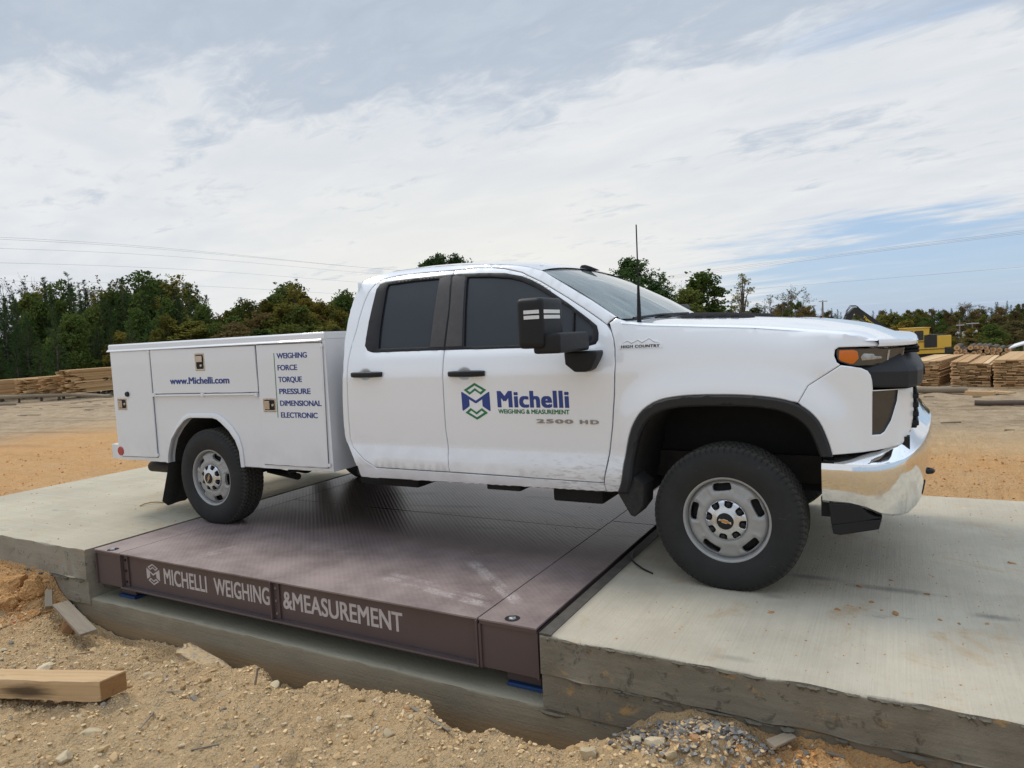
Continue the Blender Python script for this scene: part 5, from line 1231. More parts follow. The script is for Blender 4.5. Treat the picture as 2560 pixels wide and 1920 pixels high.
crumbs(cm, 1500, lambda r: (r.uniform(-.5, 3.), -.80+3.2*r.random()**1.2), lambda r: .002+.006*r.random()**3, lambda x, y: x*0., 13)
crumbs(cm, 260, lambda r: (r.uniform(-7.3, -4.55), r.uniform(-.8, 2.4)), lambda r: .003+.007*r.random()**3, lambda x, y: x*0., 14)
crumbs(cm, 90, lambda r: (r.uniform(-4.2, -.85), r.uniform(-.75, 1.6)), lambda r: .002+.006*r.random()**2, lambda x, y: x*0.+.001, 15)
tag(cm.build('dirt_crumbs', M['crumb_o'], smooth=30, fix=False), 'dirt crumbs strewn over concrete and steel', 'dirt', kind='stuff')

# ------------------------------------------------------------------ lumber
M['lumber'] = None
def lumber_mat(name, c1, c2):
    t = NT(name); pi = t.rand(); gr = t.noise(t.map(t.pos, (6., 6., 26.)), 1., 5, .65); n2 = t.noise(t.pos, 3., 3)
    c = t.mix(pi, c1, c2); c = t.mix(t.math('MULTIPLY', gr, .5), c, (.33, .19, .08)); c = t.mix(t.math('MULTIPLY', t.ss(n2, .6, .72), .3), c, (.14, .08, .04))
    return t.fin(c, .8, spec=.2)
M['lumber'] = lumber_mat('fresh_lumber', (.46, .275, .13), (.78, .57, .335)); M['lumber_l'] = lumber_mat('stacked_lumber', (.43, .255, .11), (.74, .52, .285))
def lumber_stack(fx, fy, ax, width, length, z0, height, layers, label, seed, rag=.05, mat='lumber', wide=.16, side=1):
    """front corner at fx, fy; boards run along direction angle ax (from +Y, towards +X)"""
    rg = random.Random(seed); root = tag(empty('lumber_stack', (fx, fy, z0), -ax), label, 'lumber stack', 'lumber stacks in the yard')
    th = height/layers; cnt = 0
    for l in range(layers):
        x = rg.uniform(-.02, .02)
        while x < width-.03:
            w = min(rg.uniform(wide*.65, wide*1.35), width-x+rg.uniform(0, .03)); r0 = rg.uniform(-rag, rag)*(1.4 if l < layers-1 else .6); dz = rg.uniform(0, .006)
            me_b = MB().bb(side*(x+.003), side*(x+w-.004), r0, length+rg.uniform(-rag, rag), l*th+.002+dz, (l+1)*th-rg.choice([.002, .003, .008, .012])-dz*.5).mesh('board')
            if cnt < 100: link('board', me_b, M[mat], root); cnt += 1
            x += w
    return root
lumber_stack(1.859, 14.878, .165, .74, 3.2, -.31, .62, 19, 'middle lumber stack of the three on the right, with pale top boards', 3, wide=.15)
lumber_stack(1.02, 15.55, .24, .66, 2.9, -.31, .62, 19, 'lumber stack nearest the truck bumper on the right', 4, wide=.15)
lumber_stack(2.63, 14.60, .20, .95, 3.6, -.31, .66, 19, 'lumber stack at the right edge of the yard', 5, wide=.2)
def kp(a, b, d): return at(a*420/1742, 880+b*400/1659, d)
for n_, (a, b, hgt, wd, ln, ly, lb, sd2) in enumerate([(-230, 452, .78, .9, 9., 16, 'long low lumber stack at the far left edge of the yard', 21), (318, 441, .80, .85, 3.0, 16, 'ragged dark-ended lumber stack on the left beyond the yard', 22), (525, 437, .86, .55, 4.2, 17, 'short lumber stack between the ragged stack and the tallest stack on the left', 23), (770, 432, 1.13, .75, 8., 22, 'tallest lumber stack on the left, rising behind its neighbours', 24), (852, 432, .82, .42, 5.6, 16, 'lumber stack with black handwriting on its side, next to the service body', 25)]):
    P = kp(a, b, 33); o = lumber_stack(P.x, P.y, -.21, wd, ln, -.33, hgt, ly, lb, sd2, .20, 'lumber_l', .22, side=-1)
    if n_ in (3, 4):
        for s, yy, zz, ww, hh in ((('9-10', 1.2, .50, .75, .15), ('221', 2.2, .28, .55, .15), ('Div', 4.0, .50, .6, .14)) if n_ == 4 else ()):
            fm = text_mesh(s, .01, .002); co = np.array([v.co[:] for v in fm.vertices]); m0, m1 = co[:, 0].min(), co[:, 0].max()
            for v, c_ in zip(fm.vertices, co): v.co = (.006+(.002 if c_[2] > 0 else 0)+.012, yy+(c_[0]-m0)/(m1-m0)*ww*1.9, zz+c_[1]/.729*hh)
            fm.materials.clear(); link('handwriting', fm, M['void'], o)
def log_(p, q, r, label, mat='bark', group=None, name='log', ends=True, n=14):
    p, q = Vector(p), Vector(q); k = 6; rg = random.Random(int(abs(p.x*100+p.z*37)))
    pth = [p.lerp(q, i/k)+Vector((0, 0, rg.uniform(-.1, .1)*r)) for i in range(k+1)]
    o = MB().tube(pth, [r*rg.uniform(.92, 1.06) for _ in pth], n).build(name, M[mat], smooth=50)
    if ends:
        d = (q-p).normalized(); u = d.orthogonal().normalized(); w = d.cross(u); c = pth[0]-d*.004
        ring = [c+(u*math.cos(2*math.pi*i/n)+w*math.sin(2*math.pi*i/n))*r*.9 for i in range(n)]; core = [c-d*.003+(u*math.cos(2*math.pi*i/n)+w*math.sin(2*math.pi*i/n))*r*.42 for i in range(n)]
        MB().add(ring, [tuple(range(n))]).build('cut_end', M['cutwood'], o); MB().add(core, [tuple(range(n))]).build('heartwood', M['heart'], o)
    return tag(o, label, 'log', group)
M['bark'] = wood_mat('bark', (.055, .042, .033), (.16, .12, .09), (2, 14, 14)); M['cutwood'] = simple('cut_log_end', (.56, .36, .18), .8, var=.2, scale=6); M['heart'] = simple('log_heartwood', (.40, .17, .07), .8, var=.3, scale=8)
M['deadwood'] = wood_mat('grey_deadwood', (.15, .125, .09), (.34, .28, .20), (2, 16, 16))
log_((1.05, 13.82, -.235), (2.10, 13.80, -.235), .072, 'old barkless grey log in front of the right lumber stacks', 'deadwood', ends=False)
plank((2.04, 13.45, -.27), (2.52, 13.26, -.27), .10, .10, 'square timber offcut in front of the right lumber stacks', 'timber', 'timber_offcut', 0)
plank((2.55, 13.9, -.27), (2.85, 13.5, -.27), .16, .03, 'flat board scrap on the dirt by the right lumber stacks', 'timber', 'board_scrap', 0)
log_((2.05, 11.62, -.27), (3.1, 11.45, -.25), .055, 'dark rotting log on the dirt at the right edge', 'bark', ends=False)
P = kp(-40, 470, 32.6); Q = kp(740, 443, 32.9); log_(P, Q, .09, 'long dark rail timber in front of the left lumber stacks', 'deadwood', ends=False)
P = kp(745, 440, 32.5); Q = kp(1150, 458, 31.4); log_(P, Q, .085, 'tapering grey log lying beside the service body in the yard', 'deadwood', ends=False)
P = kp(-30, 545, 27); Q = kp(170, 540, 27.4); log_(P, Q, .055, 'thin dark log lying on the dirt at the left edge', 'deadwood', ends=False)
rg = random.Random(5)
for k in range(18):
    a, b = rg.uniform(-50, 1200), rg.uniform(465, 640); d = 1742*1.72/max(40, (880+b*.241)-893); p = at(a*.241, 880+b*.241, d); ang = rg.uniform(-.3, .3)+YAW; l = rg.uniform(.12, .4)
    z = gz(p.x, p.y)+.03; plank((p.x, p.y, z), (p.x+l*math.cos(ang), p.y+l*math.sin(ang), z-.012), .03, .018, 'bark scraps and sticks scattered over the far left yard', 'deadwood', 'bark_scrap', 0)['group'] = 'bark scraps on the yard'
for k in range(12):
    x, y = rg.uniform(1.1, 4.), rg.uniform(6, 13); ang = rg.uniform(-.4, .9); l = rg.uniform(.08, .3); z = gz(x, y)+.015
    plank((x, y, z), (x+l*math.cos(ang), y+l*math.sin(ang), z), .03, .02, 'wood scraps scattered over the dirt on the right', 'deadwood', 'bark_scrap', 0)['group'] = 'wood scraps on the yard'
# log pile behind the right stacks
def qp(a, b, d): return at(2060+a*.22604, 720+b*.22604, d)
vw = Vector((_f[0], _f[1], 0)).normalized()
n_ = 0
for (a, b, r) in ((1470, 660, 32), (1500, 695, 30), (1555, 700, 26), (1520, 742, 28), (1585, 735, 24), (1465, 720, 30), (1620, 662, 29), (1680, 665, 32), (1740, 660, 27), (1792, 660, 27), (1870, 675, 36), (1718, 710, 28), (1806, 702, 30), (1865, 715, 26), (1940, 685, 31), (2035, 682, 36), (1660, 725, 28), (1760, 745, 28), (1910, 730, 28), (1990, 735, 30), (1620, 745, 28), (1700, 770, 30)):
    p = qp(a, b, 50); dr_ = Vector((p.x-CAM[0], p.y-CAM[1], 0)).normalized(); p2 = p+dr_*3.6+Vector((.25, 0, 0)); n_ += 1
    log_(p, p2, r*.00649, 'cut logs piled behind the right lumber stacks, orange ends forward', 'bark', 'logs in the pile')
tarp = MB(); P = [qp(2040, 662, 30), qp(2212, 612, 30), qp(2420, 560, 30), qp(2420, 690, 30), qp(2212, 690, 30), qp(2110, 700, 30)]
bk = [p+Vector((.4, 1.6, .10)) for p in P]
tarp.add([P[0], P[1], P[2], bk[2], bk[1], bk[0]]+[p+Vector((0, 0, -.06)) for p in (P[0], P[1], P[2], bk[2], bk[1], bk[0])], [(0, 1, 4, 5), (1, 2, 3, 4), (6, 11, 10, 7), (7, 10, 9, 8), (0, 6, 7, 1), (1, 7, 8, 2), (2, 8, 9, 3), (3, 9, 10, 4), (4, 10, 11, 5), (5, 11, 6, 0)])
shed = tag(tarp.build('lean_to_roof', simple('white_sheet_metal', (.74, .75, .76), .4)), 'white sloping sheet roof at the right edge behind the lumber', 'roof')
mbp = MB()
for p in (P[1], P[2], bk[1], bk[2], bk[0]): mbp.bb(p.x-.03, p.x+.03, p.y-.03, p.y+.03, -1.4, p.z-.05)
for nm in ('post',):
    for p in (P[1], P[2], bk[1], bk[2]): MB().bb(p.x-.03, p.x+.03, p.y-.03, p.y+.03, -1.6, p.z-.062).build('post', M['deadwood'], shed)

# ------------------------------------------------------------------ yellow log loader
M['cat'] = simple('loader_yellow', (.68, .42, .045), .42, var=.12, scale=1.5, coat=.2); M['catblack'] = simple('loader_black', (.018, .017, .016), .55, var=.3, scale=2)
o0 = qp(1000, 735, 58); kk = 58*.22604/FPX
ldr = tag(empty('log_loader', o0, YAW), 'yellow log loader with black knuckle boom beyond the lumber', 'log loader')
def lx(a): return (a-1000)*kk
def lz(b): return (735-b)*kk
def lp(mb, name, mat, par=None, **k): return mb.build(name, M[mat], par or ldr, **k)
lp(MB().bb(lx(700), lx(1340), .05, 1.7, lz(735), lz(672)), 'deck_frame', 'cat', bevel=.03)
lp(MB().bb(lx(1345), lx(1450), .25, 1.5, lz(740), lz(682)), 'counterweight', 'catblack', bevel=.04)
lp(MB().bb(lx(760), lx(1300), .4, 1.3, -1.5, lz(738)), 'undercarriage', 'catblack')
for y_ in (.0, 1.35): lp(MB().bb(lx(640), lx(1360), y_, y_+.4, -1.6, -.75), 'track', 'catblack', bevel=.15, seg=3)
cab_ = lp(MB().prism([(lx(925), lz(672)), (lx(1115), lz(672)), (lx(1115), lz(530)), (lx(1175), lz(525)), (lx(1182), lz(470)), (lx(1182), lz(452)), (lx(925), lz(446))], .15, 1.25), 'cab', 'cat', bevel=.02)
lp(MB().bb(lx(915), lx(1190), .1, 1.3, lz(449), lz(441)), 'cab_roof', 'cat', cab_)
for (a, b, c, d) in ((945, 995, 478, 546), (1016, 1112, 478, 582)):
    w_ = lp(MB().prism(rrect(lx(a), lx(b), lz(d), lz(c), .06), .125, .148), 'window_frame', 'catblack', cab_)
    lp(MB().prism(rrect(lx(a+7), lx(b-7), lz(d-7), lz(c+7), .05), .110, .124), 'window', 'tint', cab_)
lp(MB().bb(lx(1060), lx(1066), .10, .112, lz(580), lz(480)).bb(lx(1018), lx(1110), .10, .112, lz(532), lz(526)), 'window_bar', 'catblack', cab_)
eng = lp(MB().bb(lx(1115), lx(1425), .16, 1.45, lz(672), lz(540)), 'engine_housing', 'cat', bevel=.04)
lp(MB().bb(lx(1122), lx(1262), .12, .158, lz(666), lz(534)), 'radiator_grille', 'catblack', eng)
lp(MB().bb(lx(1215), lx(1420), .3, 1.3, lz(539), lz(528)), 'engine_cover', 'catblack', eng)
lp(MB().bb(lx(990), lx(1120), .10, .14, lz(602), lz(596)).bb(lx(1010), lx(1335), .01, .045, lz(690), lz(683)), 'handrail', 'catblack')
bm_ = MB().prism([(lx(385), lz(180)), (lx(425), lz(185)), (lx(720), lz(405)), (lx(1010), lz(640)), (lx(960), lz(690)), (lx(610), lz(410)), (lx(400), lz(245)), (lx(375), lz(255)), (lx(335), lz(360)), (lx(335), lz(480)), (lx(255), lz(480)), (lx(262), lz(345)), (lx(300), lz(255))], .55, 1.0)
boom = lp(bm_, 'boom', 'catblack', bevel=.03)
lp(MB().tube([(lx(330), .5, lz(320)), (lx(410), .5, lz(330)), (lx(560), .5, lz(420))], [.03, .05, .07], 8), 'hydraulic_cylinder', 'latch', boom)
hz = MB()
for s in (0, .12, .24): hz.tube([(lx(290), .5+s, lz(270)), (lx(300), .5+s, lz(215)), (lx(345), .5+s, lz(172-60*s)), (lx(410), .5+s, lz(172-40*s)), (lx(450), .5+s, lz(215))], .022, 5)
for s, nm in ((0, ''), (.12, ''), (.24, '')):
    MB().tube([(lx(290), .5+s, lz(270)), (lx(300), .5+s, lz(215)), (lx(345), .5+s, lz(172-60*s)), (lx(410), .5+s, lz(172-40*s)), (lx(450), .5+s, lz(215))], .022, 5).build('hydraulic_hose', M['catblack'], boom)
fm = text_mesh('Tigercat 234', .025, .004); co = np.array([v.co[:] for v in fm.vertices]); m0, m1 = co[:, 0].min(), co[:, 0].max()
ta = math.atan2(lz(438)-lz(280), lx(672)-lx(470)); tl = math.hypot(lz(438)-lz(280), lx(672)-lx(470))
for v, c_ in zip(fm.vertices, co):
    u_, w_ = (c_[0]-m0)/(m1-m0)*tl*1.03, c_[1]/.729*.185; v.co = (lx(470)+u_*math.cos(ta)-w_*math.sin(ta), .54-(.004 if c_[2] > 0 else 0), lz(296)+u_*math.sin(ta)+w_*math.cos(ta))
fm.materials.clear(); link('lettering', fm, simple('yellow_decal', (.72, .50, .03), .5), boom)

# ------------------------------------------------------------------ utility poles and lines
M['pole'] = simple('grey_pole_wood', (.20, .175, .15), .85, var=.25, scale=3); M['xfmr'] = simple('transformer_grey', (.55, .57, .58), .5)
def pole(a, b, d, label, arm=None, cans=(), fn=qp, r=.12, arm_w=2.2):
    p = fn(a, b, d); zb = gz(p.x, p.y)-.5; root = tag(empty('utility_pole', (p.x, p.y, zb), YAW), label, 'utility pole', 'utility poles'); h = p.z-zb
    MB().tube([(0, 0, 0), (0, 0, h)], [r, r*.75], 8).build('pole_shaft', M['pole'], root, 60)
    if arm: MB().bb(-arm_w*.5, arm_w*.5, -.16, -.10, h-arm-.07, h-arm+.07).build('crossarm', M['xfmr'], root)
    for (cx_, cz_) in cans: MB().lathe([(0, -.5), (.26, -.5), (.28, 0), (.28, .42), (.20, .5), (0, .52)], 12, 'z', (cx_, -.35, h-cz_)).build('transformer', M['xfmr'], root, 40)
pole(1500, 352, 120, 'utility pole with two grey transformers, nearer the loader', .9, ((-.6, 2.5), (.5, 2.55)), arm_w=1.4)
pole(1640, 382, 120, 'utility pole with a long pale crossarm and two transformers', .15, ((-.35, 1.85), (.35, 1.8)))
pole(1695, 545, 110, 'short pale pole stub above the log pile')
pole(320, 700, 95, 'bare wooden utility pole showing above the hood', .15, (), lambda a, b, d: at(1960+a*.3014, 540+b*.3014, d), .14, 1.2)
M['wire'] = simple('power_wire', (.30, .31, .32), .6)
def wire(pts, r, label, grp):
    pp = [at(u, v, d) for u, v, d in pts]; out = []
    for i in range(len(pp)-1):
        for k in range(8):
            t_ = k/8; p0, p1, p2, p3 = pp[max(i-1, 0)], pp[i], pp[i+1], pp[min(i+2, len(pp)-1)]
            out.append(.5*((2*p1)+(-p0+p2)*t_+(2*p0-5*p1+4*p2-p3)*t_*t_+(-p0+3*p1-3*p2+p3)*t_**3))
    out.append(pp[-1]); tag(MB().tube(out, r, 4).build('power_line', M['wire'], smooth=60), label, 'power line', grp)
for k, (ys_) in enumerate(((586, 593, 611, 634, 668, 684), (591, 598, 615, 637, 668, 684), (616, 621, 633, 651, 681, 696), (653, 657, 666, 680, 706, 722), (699, 702, 708, 718, 738, 752))):
    wire([(u, v, d) for u, v, d in zip((-250, 0, 300, 560, 900, 1120), ys_, (60, 68, 80, 92, 112, 130))], .013, 'thin power lines crossing the sky above the left tree line', 'power lines on the left')
for k, ys_ in enumerate(((696, 672, 639, 605, 576, 540), (702, 680, 646, 612, 584, 549), (699, 676, 642, 609, 580, 545))):
    wire([(u, v, d) for u, v, d in zip((1640, 1800, 2060, 2330, 2560, 2800), ys_, (130, 112, 92, 76, 66, 58))], .014, 'three close power lines rising to the right edge of the sky', 'power lines on the right')
wire([(1700, 741, 130), (1890, 722, 110), (2200, 697, 85), (2560, 667, 66), (2800, 645, 58)], .014, 'single lower power line above the hood on the right', 'power lines on the right')

# ------------------------------------------------------------------ trees
def leaf_mat(name, cols, trans=.25):
    t = NT(name); r = t.rand(); pi = t.n('ShaderNodeNewGeometry').outputs['Random Per Island']; n_ = t.noise(t.obj, .55, 3)
    f = t.math('ADD', t.math('MULTIPLY', r, .5), t.math('ADD', t.math('MULTIPLY', pi, .22), t.math('MULTIPLY', n_, .45)), clamp=True)
    c = t.ramp(f, cols); df = t.n('ShaderNodeBsdfDiffuse', {0: c}); tr = t.n('ShaderNodeBsdfTranslucent', {0: c}); mx = t.n('ShaderNodeMixShader', {0: trans, 1: df.outputs[0], 2: tr.outputs[0]})
    t.t.links.new(mx.outputs[0], t.o.inputs[0]); return t.m
M['needles'] = leaf_mat('pine_needles', [(0.1, (.026, .052, .020)), (.5, (.046, .086, .030)), (.95, (.078, .118, .038))])
M['leaves'] = leaf_mat('green_leaves', [(0.1, (.050, .080, .022)), (.5, (.088, .128, .034)), (.95, (.165, .175, .048))])
M['olive'] = leaf_mat('olive_leaves', [(0.1, (.085, .092, .022)), (.5, (.145, .138, .034)), (.95, (.24, .185, .042))])
M['autumn'] = leaf_mat('autumn_leaves', [(0.1, (.088, .074, .032)), (.5, (.125, .102, .044)), (.95, (.20, .138, .055))])
M['paleleaf'] = leaf_mat('pale_leaves', [(0.1, (.17, .18, .09)), (.95, (.33, .31, .17))])
M['trunk'] = simple('tree_bark', (.085, .068, .055), .9, var=.35, scale=3)
def rdir(rg): 
    v = Vector((rg.gauss(0, 1), rg.gauss(0, 1), rg.gauss(0, 1))); return v.normalized()
def leafq(mb, p, s, rg, asp=.6, up=None):
    a = rdir(rg); b = a.orthogonal().normalized() if up is None else a.cross(up).normalized()
    a = a*s; b = b*s*asp
    mb.add([p-a, p-b*.9, p+a, p+b], [(0, 1, 2, 3)])
def clump_pine(mb, p, s, rg, n=9):
    for k in range(n):
        d = rdir(rg); d.z = d.z*.6+.25; d.normalize(); w = d.orthogonal().normalized()*s*.085; q = p+d*s*rg.uniform(.6, 1.1)
        mb.add([p-w, p+w, q+w*.6, q-w*.6], [(0, 1, 2, 3)])
def proto_pine(seed, base=.12, open_=0.):
    rg = random.Random(seed); cr, tr = MB(), MB(); H = 10.
    bend = rg.uniform(-.25, .25); ax_ = lambda z: Vector((bend*math.sin(z*.35), .2*math.sin(z*.5+seed), z))
    tr.tube([ax_(z) for z in np.linspace(0, H*.97, 9)], [.17*(1-.9*i/8) for i in range(9)], 7)
    z = H*base
    while z < H*.985:
        f = (z/H-base)/(1-base); L_ = (1.95*(1-f)**.92*(.55+.45*min(1, f*4))+.10)*rg.uniform(.6, 1.25)
        for k in range(rg.choice([2, 3, 3]) if open_ == 0 else rg.choice([1, 2, 2])):
            a = rg.uniform(0, 6.283); d = Vector((math.cos(a), math.sin(a), rg.uniform(.05, .45)+.5*f)); l = L_*rg.uniform(.6, 1.1); p0 = ax_(z)
            tr.tube([p0, p0+d*l], [.03*(1-f)+.012, .006], 4, cap=False)
            n = max(2, int(l*(4.2 if not open_ else 2.6)))
            for i in range(n):
                t_ = (.30 if not open_ else .55)+(.72 if not open_ else .47)*i/max(1, n-1); p = p0+d*l*t_+Vector((rg.gauss(0, .12), rg.gauss(0, .12), rg.gauss(0, .08)))*min(1.3, l)
                clump_pine(cr, p, rg.uniform(.26, .44)*(1.05-.55*f), rg, 10)
        z += rg.uniform(.13, .24)*(1+open_)
    return cr, tr, 'needles'
def proto_dec(seed, mat='leaves', w=.30, dens=1., base=.10, lobes=19, leaf=.17):
    rg = random.Random(seed); cr, tr = MB(), MB(); H = 10.
    tr.tube([(0, 0, 0), (.05, .04, 2.5), (.1, -.05, 5), (.05, 0, 8)], [.2, .16, .11, .03], 7)
    for k in range(lobes):
        f = (k+.5)/lobes; zc = H*(base+.08+(.86-base)*f); rad = H*w*math.sin(math.pi*min(.97, .18+.80*f))**.8; a = rg.uniform(0, 6.283); rr = rad*rg.uniform(.25, .75)
        c = Vector((rr*math.cos(a), rr*math.sin(a), zc)); sz = H*w*rg.uniform(.28, .48)*(1.1-.42*f)
        tr.tube([(0, 0, max(.8, zc*.6-.4)), c*.55+Vector((0, 0, zc*.36)), c], [.08, .05, .015], 5, cap=False)
        for i in range(int(84*dens)):
            d = rdir(rg); p = c+Vector((d.x, d.y, d.z*.8))*sz*rg.uniform(.45, 1.08)
            if rg.random() < .12: p = p+d*sz*.35
            for j in range(5): leafq(cr, p+rdir(rg)*leaf*rg.uniform(.3, 1.6), leaf*rg.uniform(.55, 1.1), rg)
    return cr, tr, mat
def proto_bare(seed, mat='autumn', leaves=420, leaf=.10):
    rg = random.Random(seed); cr, tr = MB(), MB()
    def br(p, d, l, r, dep):
        q = p+d*l; m_ = p+d*l*.5+rdir(rg)*l*.07; tr.tube([p, m_, q], [r, r*.8, r*.55], 4, cap=False)
        if dep == 0:
            for j in range(max(1, leaves//110)):
                if rg.random() < .75:
                    c = p.lerp(q, rg.uniform(.3, 1.1))
                    for i in range(3): leafq(cr, c+rdir(rg)*.12, leaf*rg.uniform(.6, 1.1), rg)
            return
        for k in range(rg.choice([2, 3, 3])):
            e = (d+rdir(rg)*.62+Vector((0, 0, .16))).normalized(); br(p.lerp(q, rg.uniform(.55, 1.)), e, l*rg.uniform(.62, .85), r*.58, dep-1)
    br(Vector((0, 0, 0)), Vector((.02, 0, 1)), 3.0, .13, 5)
    return cr, tr, mat
PROT = {}
for nm, f_ in (('pine', [proto_pine(1), proto_pine(2), proto_pine(3, .2)]), ('thin', [proto_pine(8, .35, .5)]), ('high', [proto_pine(11, .45), proto_pine(12, .5)]), ('round', [proto_dec(41, 'needles', w=.27, base=.34, lobes=20, leaf=.13, dens=1.15), proto_dec(42, 'needles', w=.22, base=.2, lobes=20, leaf=.13, dens=1.15)]), ('green', [proto_dec(4), proto_dec(5, w=.26, base=.05), proto_dec(6, w=.34)]), ('olive', [proto_dec(14, 'olive'), proto_dec(15, 'olive', w=.34, base=.04)]), ('autumn', [proto_dec(16, 'autumn', dens=.8), proto_dec(17, 'autumn', w=.34, dens=.9)]), ('loose', [proto_dec(24, 'leaves', w=.27, dens=.42, leaf=.14), proto_dec(25, 'olive', w=.25, dens=.35, leaf=.14)]), ('pale', [proto_dec(26, 'paleleaf', w=.19, dens=.40, leaf=.11, lobes=16)]), ('bare', [proto_bare(31), proto_bare(32, 'trunk', 160)])):
    PROT[nm] = []
    for cr, tr, mt in f_:
        c_m = cr.mesh('crown', fix=False); t_m = tr.mesh('trunk', fix=False); c_m.materials.append(M[mt]); t_m.materials.append(M['trunk'])
        hmax = max(v[2] for v in cr.v); PROT[nm].append((c_m, t_m, hmax))
trg = random.Random(42)
def tree(kind, u, v, d, label, group=None, wid=1., name=None, var=None):
    p = at(u, v, d); zb = gz(p.x, p.y)-.15; c_m, t_m, hm = PROT[kind][trg.randrange(len(PROT[kind])) if var is None else var]; s = (p.z-zb)/hm
    root = tag(empty(name or {'pine': 'pine_tree', 'thin': 'pine_tree', 'high': 'pine_tree', 'round': 'pine_tree', 'bare': 'bare_tree'}.get(kind, 'broadleaf_tree'), (p.x, p.y, zb), trg.uniform(0, 6.28)), label, 'tree', group)
    w_ = s*wid*trg.uniform(.9, 1.15); root.scale = (w_, w_, s)
    for nm, me_ in (('crown', c_m), ('trunk', t_m)):
        o = bpy.data.objects.new(nm, me_); C.objects.link(o); o.parent = root
    return root
SIL = [(-400, 690), (-200, 705), (0, 722), (60, 715), (110, 700), (165, 690), (205, 702), (250, 715), (300, 692), (350, 680), (430, 686), (480, 702), (525, 745), (560, 772), (590, 752), (640, 738), (690, 712), (730, 702), (770, 716), (810, 745), (850, 728), (890, 720), (960, 735), (1700, 760)]
def sil(u): return float(np.interp(u, [a for a, b in SIL], [b for a, b in SIL]))
GL = 'trees in the left tree line'
SIL.insert(0, (-900, 640))
tree('bare', 62, 686, 66, 'bare twiggy tree showing above the pines at the far left', var=1)
tree('thin', 168, 677, 60, 'tall thin pine with see-through crown above the left tree line', wid=.9)
tree('pine', 108, 690, 60, 'dark pine with pointed top left of the thin see-through pine', wid=.9)
tree('pine', 208, 697, 61, 'dark pine with pointed top just right of the thin see-through pine', wid=.9)
tree('bare', 235, 690, 64, 'sparse bare treetop between pines on the left', var=0)
tree('loose', 352, 672, 60, 'tallest leafy yellow-green tree of the left tree line', wid=1.1, var=0)
tree('pine', 302, 694, 57, 'dense dark pine beside the tallest leafy tree on the left', wid=1.0)
tree('loose', 432, 680, 60, 'loose leafy tree with ragged top right of the tallest leafy tree', wid=1.1, var=1)
tree('loose', 610, 742, 62, 'thin loose tree between the gap and the broad round tree', wid=1.3, var=0)
tree('green', 712, 698, 66, 'broad round green tree above the middle of the service body', wid=1.25, var=2)
tree('green', 862, 722, 60, 'green tree directly left of the truck cab', wid=1.1, var=0)
tree('olive', 745, 772, 56, 'yellowish olive tree in front of the broad round tree', wid=1.5, var=1)
for u, vv in ((30, 722), (75, 712), (140, 715), (180, 708), (255, 712), (275, 705), (330, 695), (385, 688), (405, 700), (460, 695), (490, 712)):
    tree('pine' if trg.random() < .55 else ('green' if trg.random() < .6 else 'loose'), u+trg.uniform(-6, 6), vv+trg.uniform(0, 14), trg.uniform(60, 66), 'dark trees packed together in the left tree line', GL, 1.1)
for u in range(-420, 520, 19):
    tree(trg.choice(['pine', 'pine', 'pine', 'pine', 'pine', 'loose']), u+trg.uniform(-7, 7), sil(u)+trg.uniform(2, 26), trg.uniform(60, 66), 'dark trees packed together in the left tree line', GL, .72)
for u in range(575, 900, 22):
    tree(trg.choice(['green', 'loose', 'green', 'olive']), u+trg.uniform(-7, 7), sil(u)+trg.uniform(2, 26), trg.uniform(61, 67), 'mixed green and olive trees behind the service body', 'trees behind the service body', 1.15)
for u in range(-420, 545, 23):
    tree(trg.choice(['pine', 'pine', 'pine', 'pine', 'pine', 'green']), u+trg.uniform(-8, 8), sil(u)+trg.uniform(20, 62), trg.uniform(54, 59), 'dark trees packed together in the left tree line', GL, .82)
for u in range(-860, -420, 40):
    for dv_, d_ in ((8, 62), (60, 54)):
        tree(trg.choice(['pine', 'pine', 'green']), u+trg.uniform(-10, 10), sil(u)+dv_+trg.uniform(0, 25), d_, 'dark trees packed together in the left tree line', GL, 1.3)
for u in range(-400, 560, 25):
    tree(trg.choice(['pine', 'pine', 'green', 'pine', 'pine', 'olive' if u > 200 else 'pine']), u+trg.uniform(-9, 9), sil(min(u, 480))+trg.uniform(75, 150), trg.uniform(47, 53), 'dark trees packed together in the left tree line', GL, 1.05)
for u in range(560, 900, 32):
    tree(trg.choice(['green', 'olive', 'olive', 'autumn', 'green']), u+trg.uniform(-10, 10), sil(u)+trg.uniform(30, 70), trg.uniform(55, 60), 'mixed green and olive trees behind the service body', 'trees behind the service body', 1.3)
for u in range(480, 900, 34):
    tree(trg.choice(['green', 'olive', 'autumn', 'pine']), u+trg.uniform(-10, 10), 800+trg.uniform(-10, 25), trg.uniform(48, 54), 'mixed green and olive trees behind the service body', 'trees behind the service body', 1.9)
for u, vv, w_ in ((1068, 640, .8), (1105, 628, .9), (1145, 626, .85)):
    tree('round', u, vv, 62, 'dark pine tops showing just above the cab roof', 'pines behind the cab roof', w_)
tree('round', 1580, 636, 66, 'large dark pine behind the windshield, tallest on the right', wid=1.25, var=0)
tree('round', 1632, 705, 66, 'dark pine leaning out below the tallest right pine', wid=1.3, var=1)
tree('green', 1745, 672, 70, 'dense round green tree above the middle of the hood', wid=1.45, var=2)
tree('green', 1722, 715, 66, 'lower green tree in front of the dense round tree', wid=1.4, var=2)
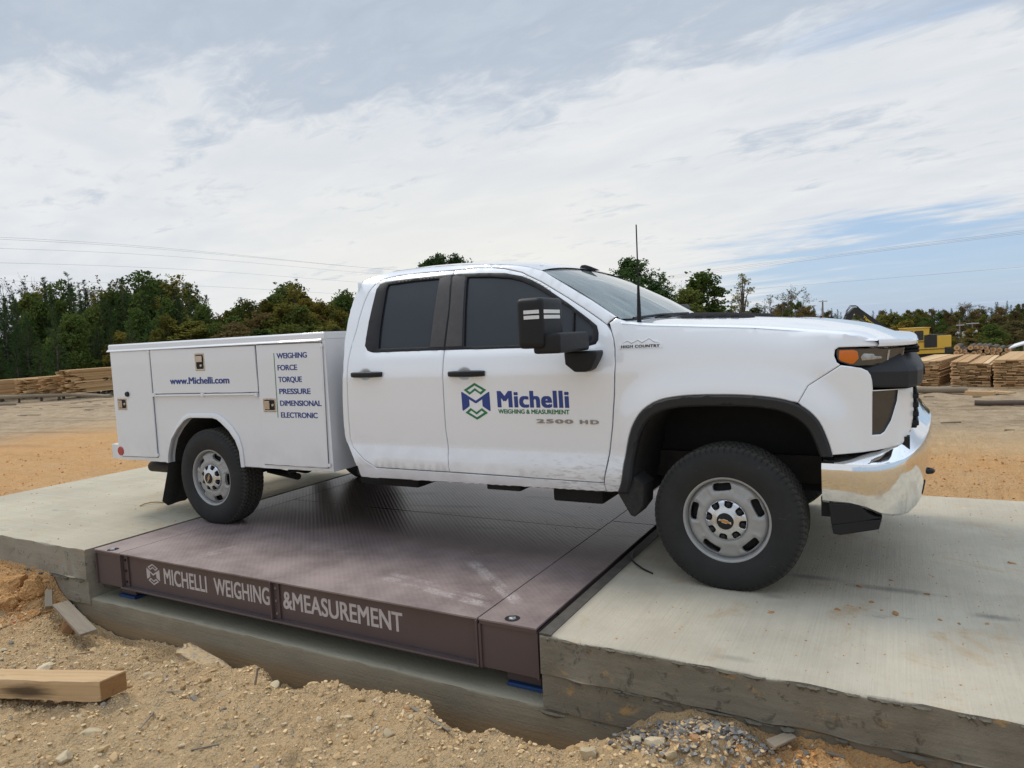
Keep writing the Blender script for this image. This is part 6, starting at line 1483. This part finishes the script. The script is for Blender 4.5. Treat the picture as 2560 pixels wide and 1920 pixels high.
tree('pale', 1855, 682, 72, 'slender pale yellow tree right of the dense round green tree', wid=1.25)
tree('bare', 1955, 712, 74, 'nearly bare spreading tree above the hood', wid=1.2, var=0)
tree('bare', 1690, 700, 78, 'greyish bare tree left of the dense round green tree', wid=.9, var=1)
for u in range(1560, 1960, 40):
    tree(trg.choice(['green', 'olive', 'autumn', 'green']), u+trg.uniform(-12, 12), (775 if u < 1900 else 785)+trg.uniform(-14, 18), trg.uniform(70, 80), 'low mixed trees behind the truck hood', 'trees behind the hood', 1.5)
RID = [(1780, 775), (1900, 768), (1990, 752), (2040, 760), (2090, 775), (2150, 783), (2200, 777), (2290, 771), (2420, 765), (2500, 759), (2560, 750), (2900, 700)]
def rid(u): return float(np.interp(u, [a for a, b in RID], [b for a, b in RID]))
KIN = ['green', 'olive', 'autumn', 'pine', 'green', 'pine', 'autumn', 'pine']
for d, dv_, st, wd in ((225, 0, 14, .95), (190, 13, 16, 1.05), (155, 26, 20, 1.2), (130, 42, 26, 1.4), (112, 58, 31, 1.7), (98, 74, 36, 1.9)):
    for u in range(1800, 2680, st):
        hz_ = 785; v = rid(u)+dv_*(1+.12*trg.gauss(0, 1))+trg.uniform(-7, 7)
        tree(trg.choice(KIN), u+trg.uniform(-9, 9), v, d*trg.uniform(.96, 1.04), 'autumn mixed trees covering the wooded hill on the right', 'trees on the wooded hill', wd)
for d, dv_ in ((150, 16),):
    for u in range(2690, 3300, 36):
        tree(trg.choice(KIN), u+trg.uniform(-9, 9), rid(u)+dv_-(u-2800)*.05+trg.uniform(-7, 7), d, 'autumn mixed trees covering the wooded hill on the right', 'trees on the wooded hill', 1.6)
tree('olive', 2262, 798, 84, 'bright yellow-green tree above the yellow loader cab', wid=1.6, var=0)
tree('olive', 2222, 780, 90, 'olive tree between the loader boom and loader cab', wid=1.7, var=1)
tree('green', 2480, 806, 92, 'large green tree behind the utility poles', wid=1.9, var=2)
tree('bare', 2428, 752, 200, 'bare brown treetop standing out on the hill ridge', wid=1.5, var=0)
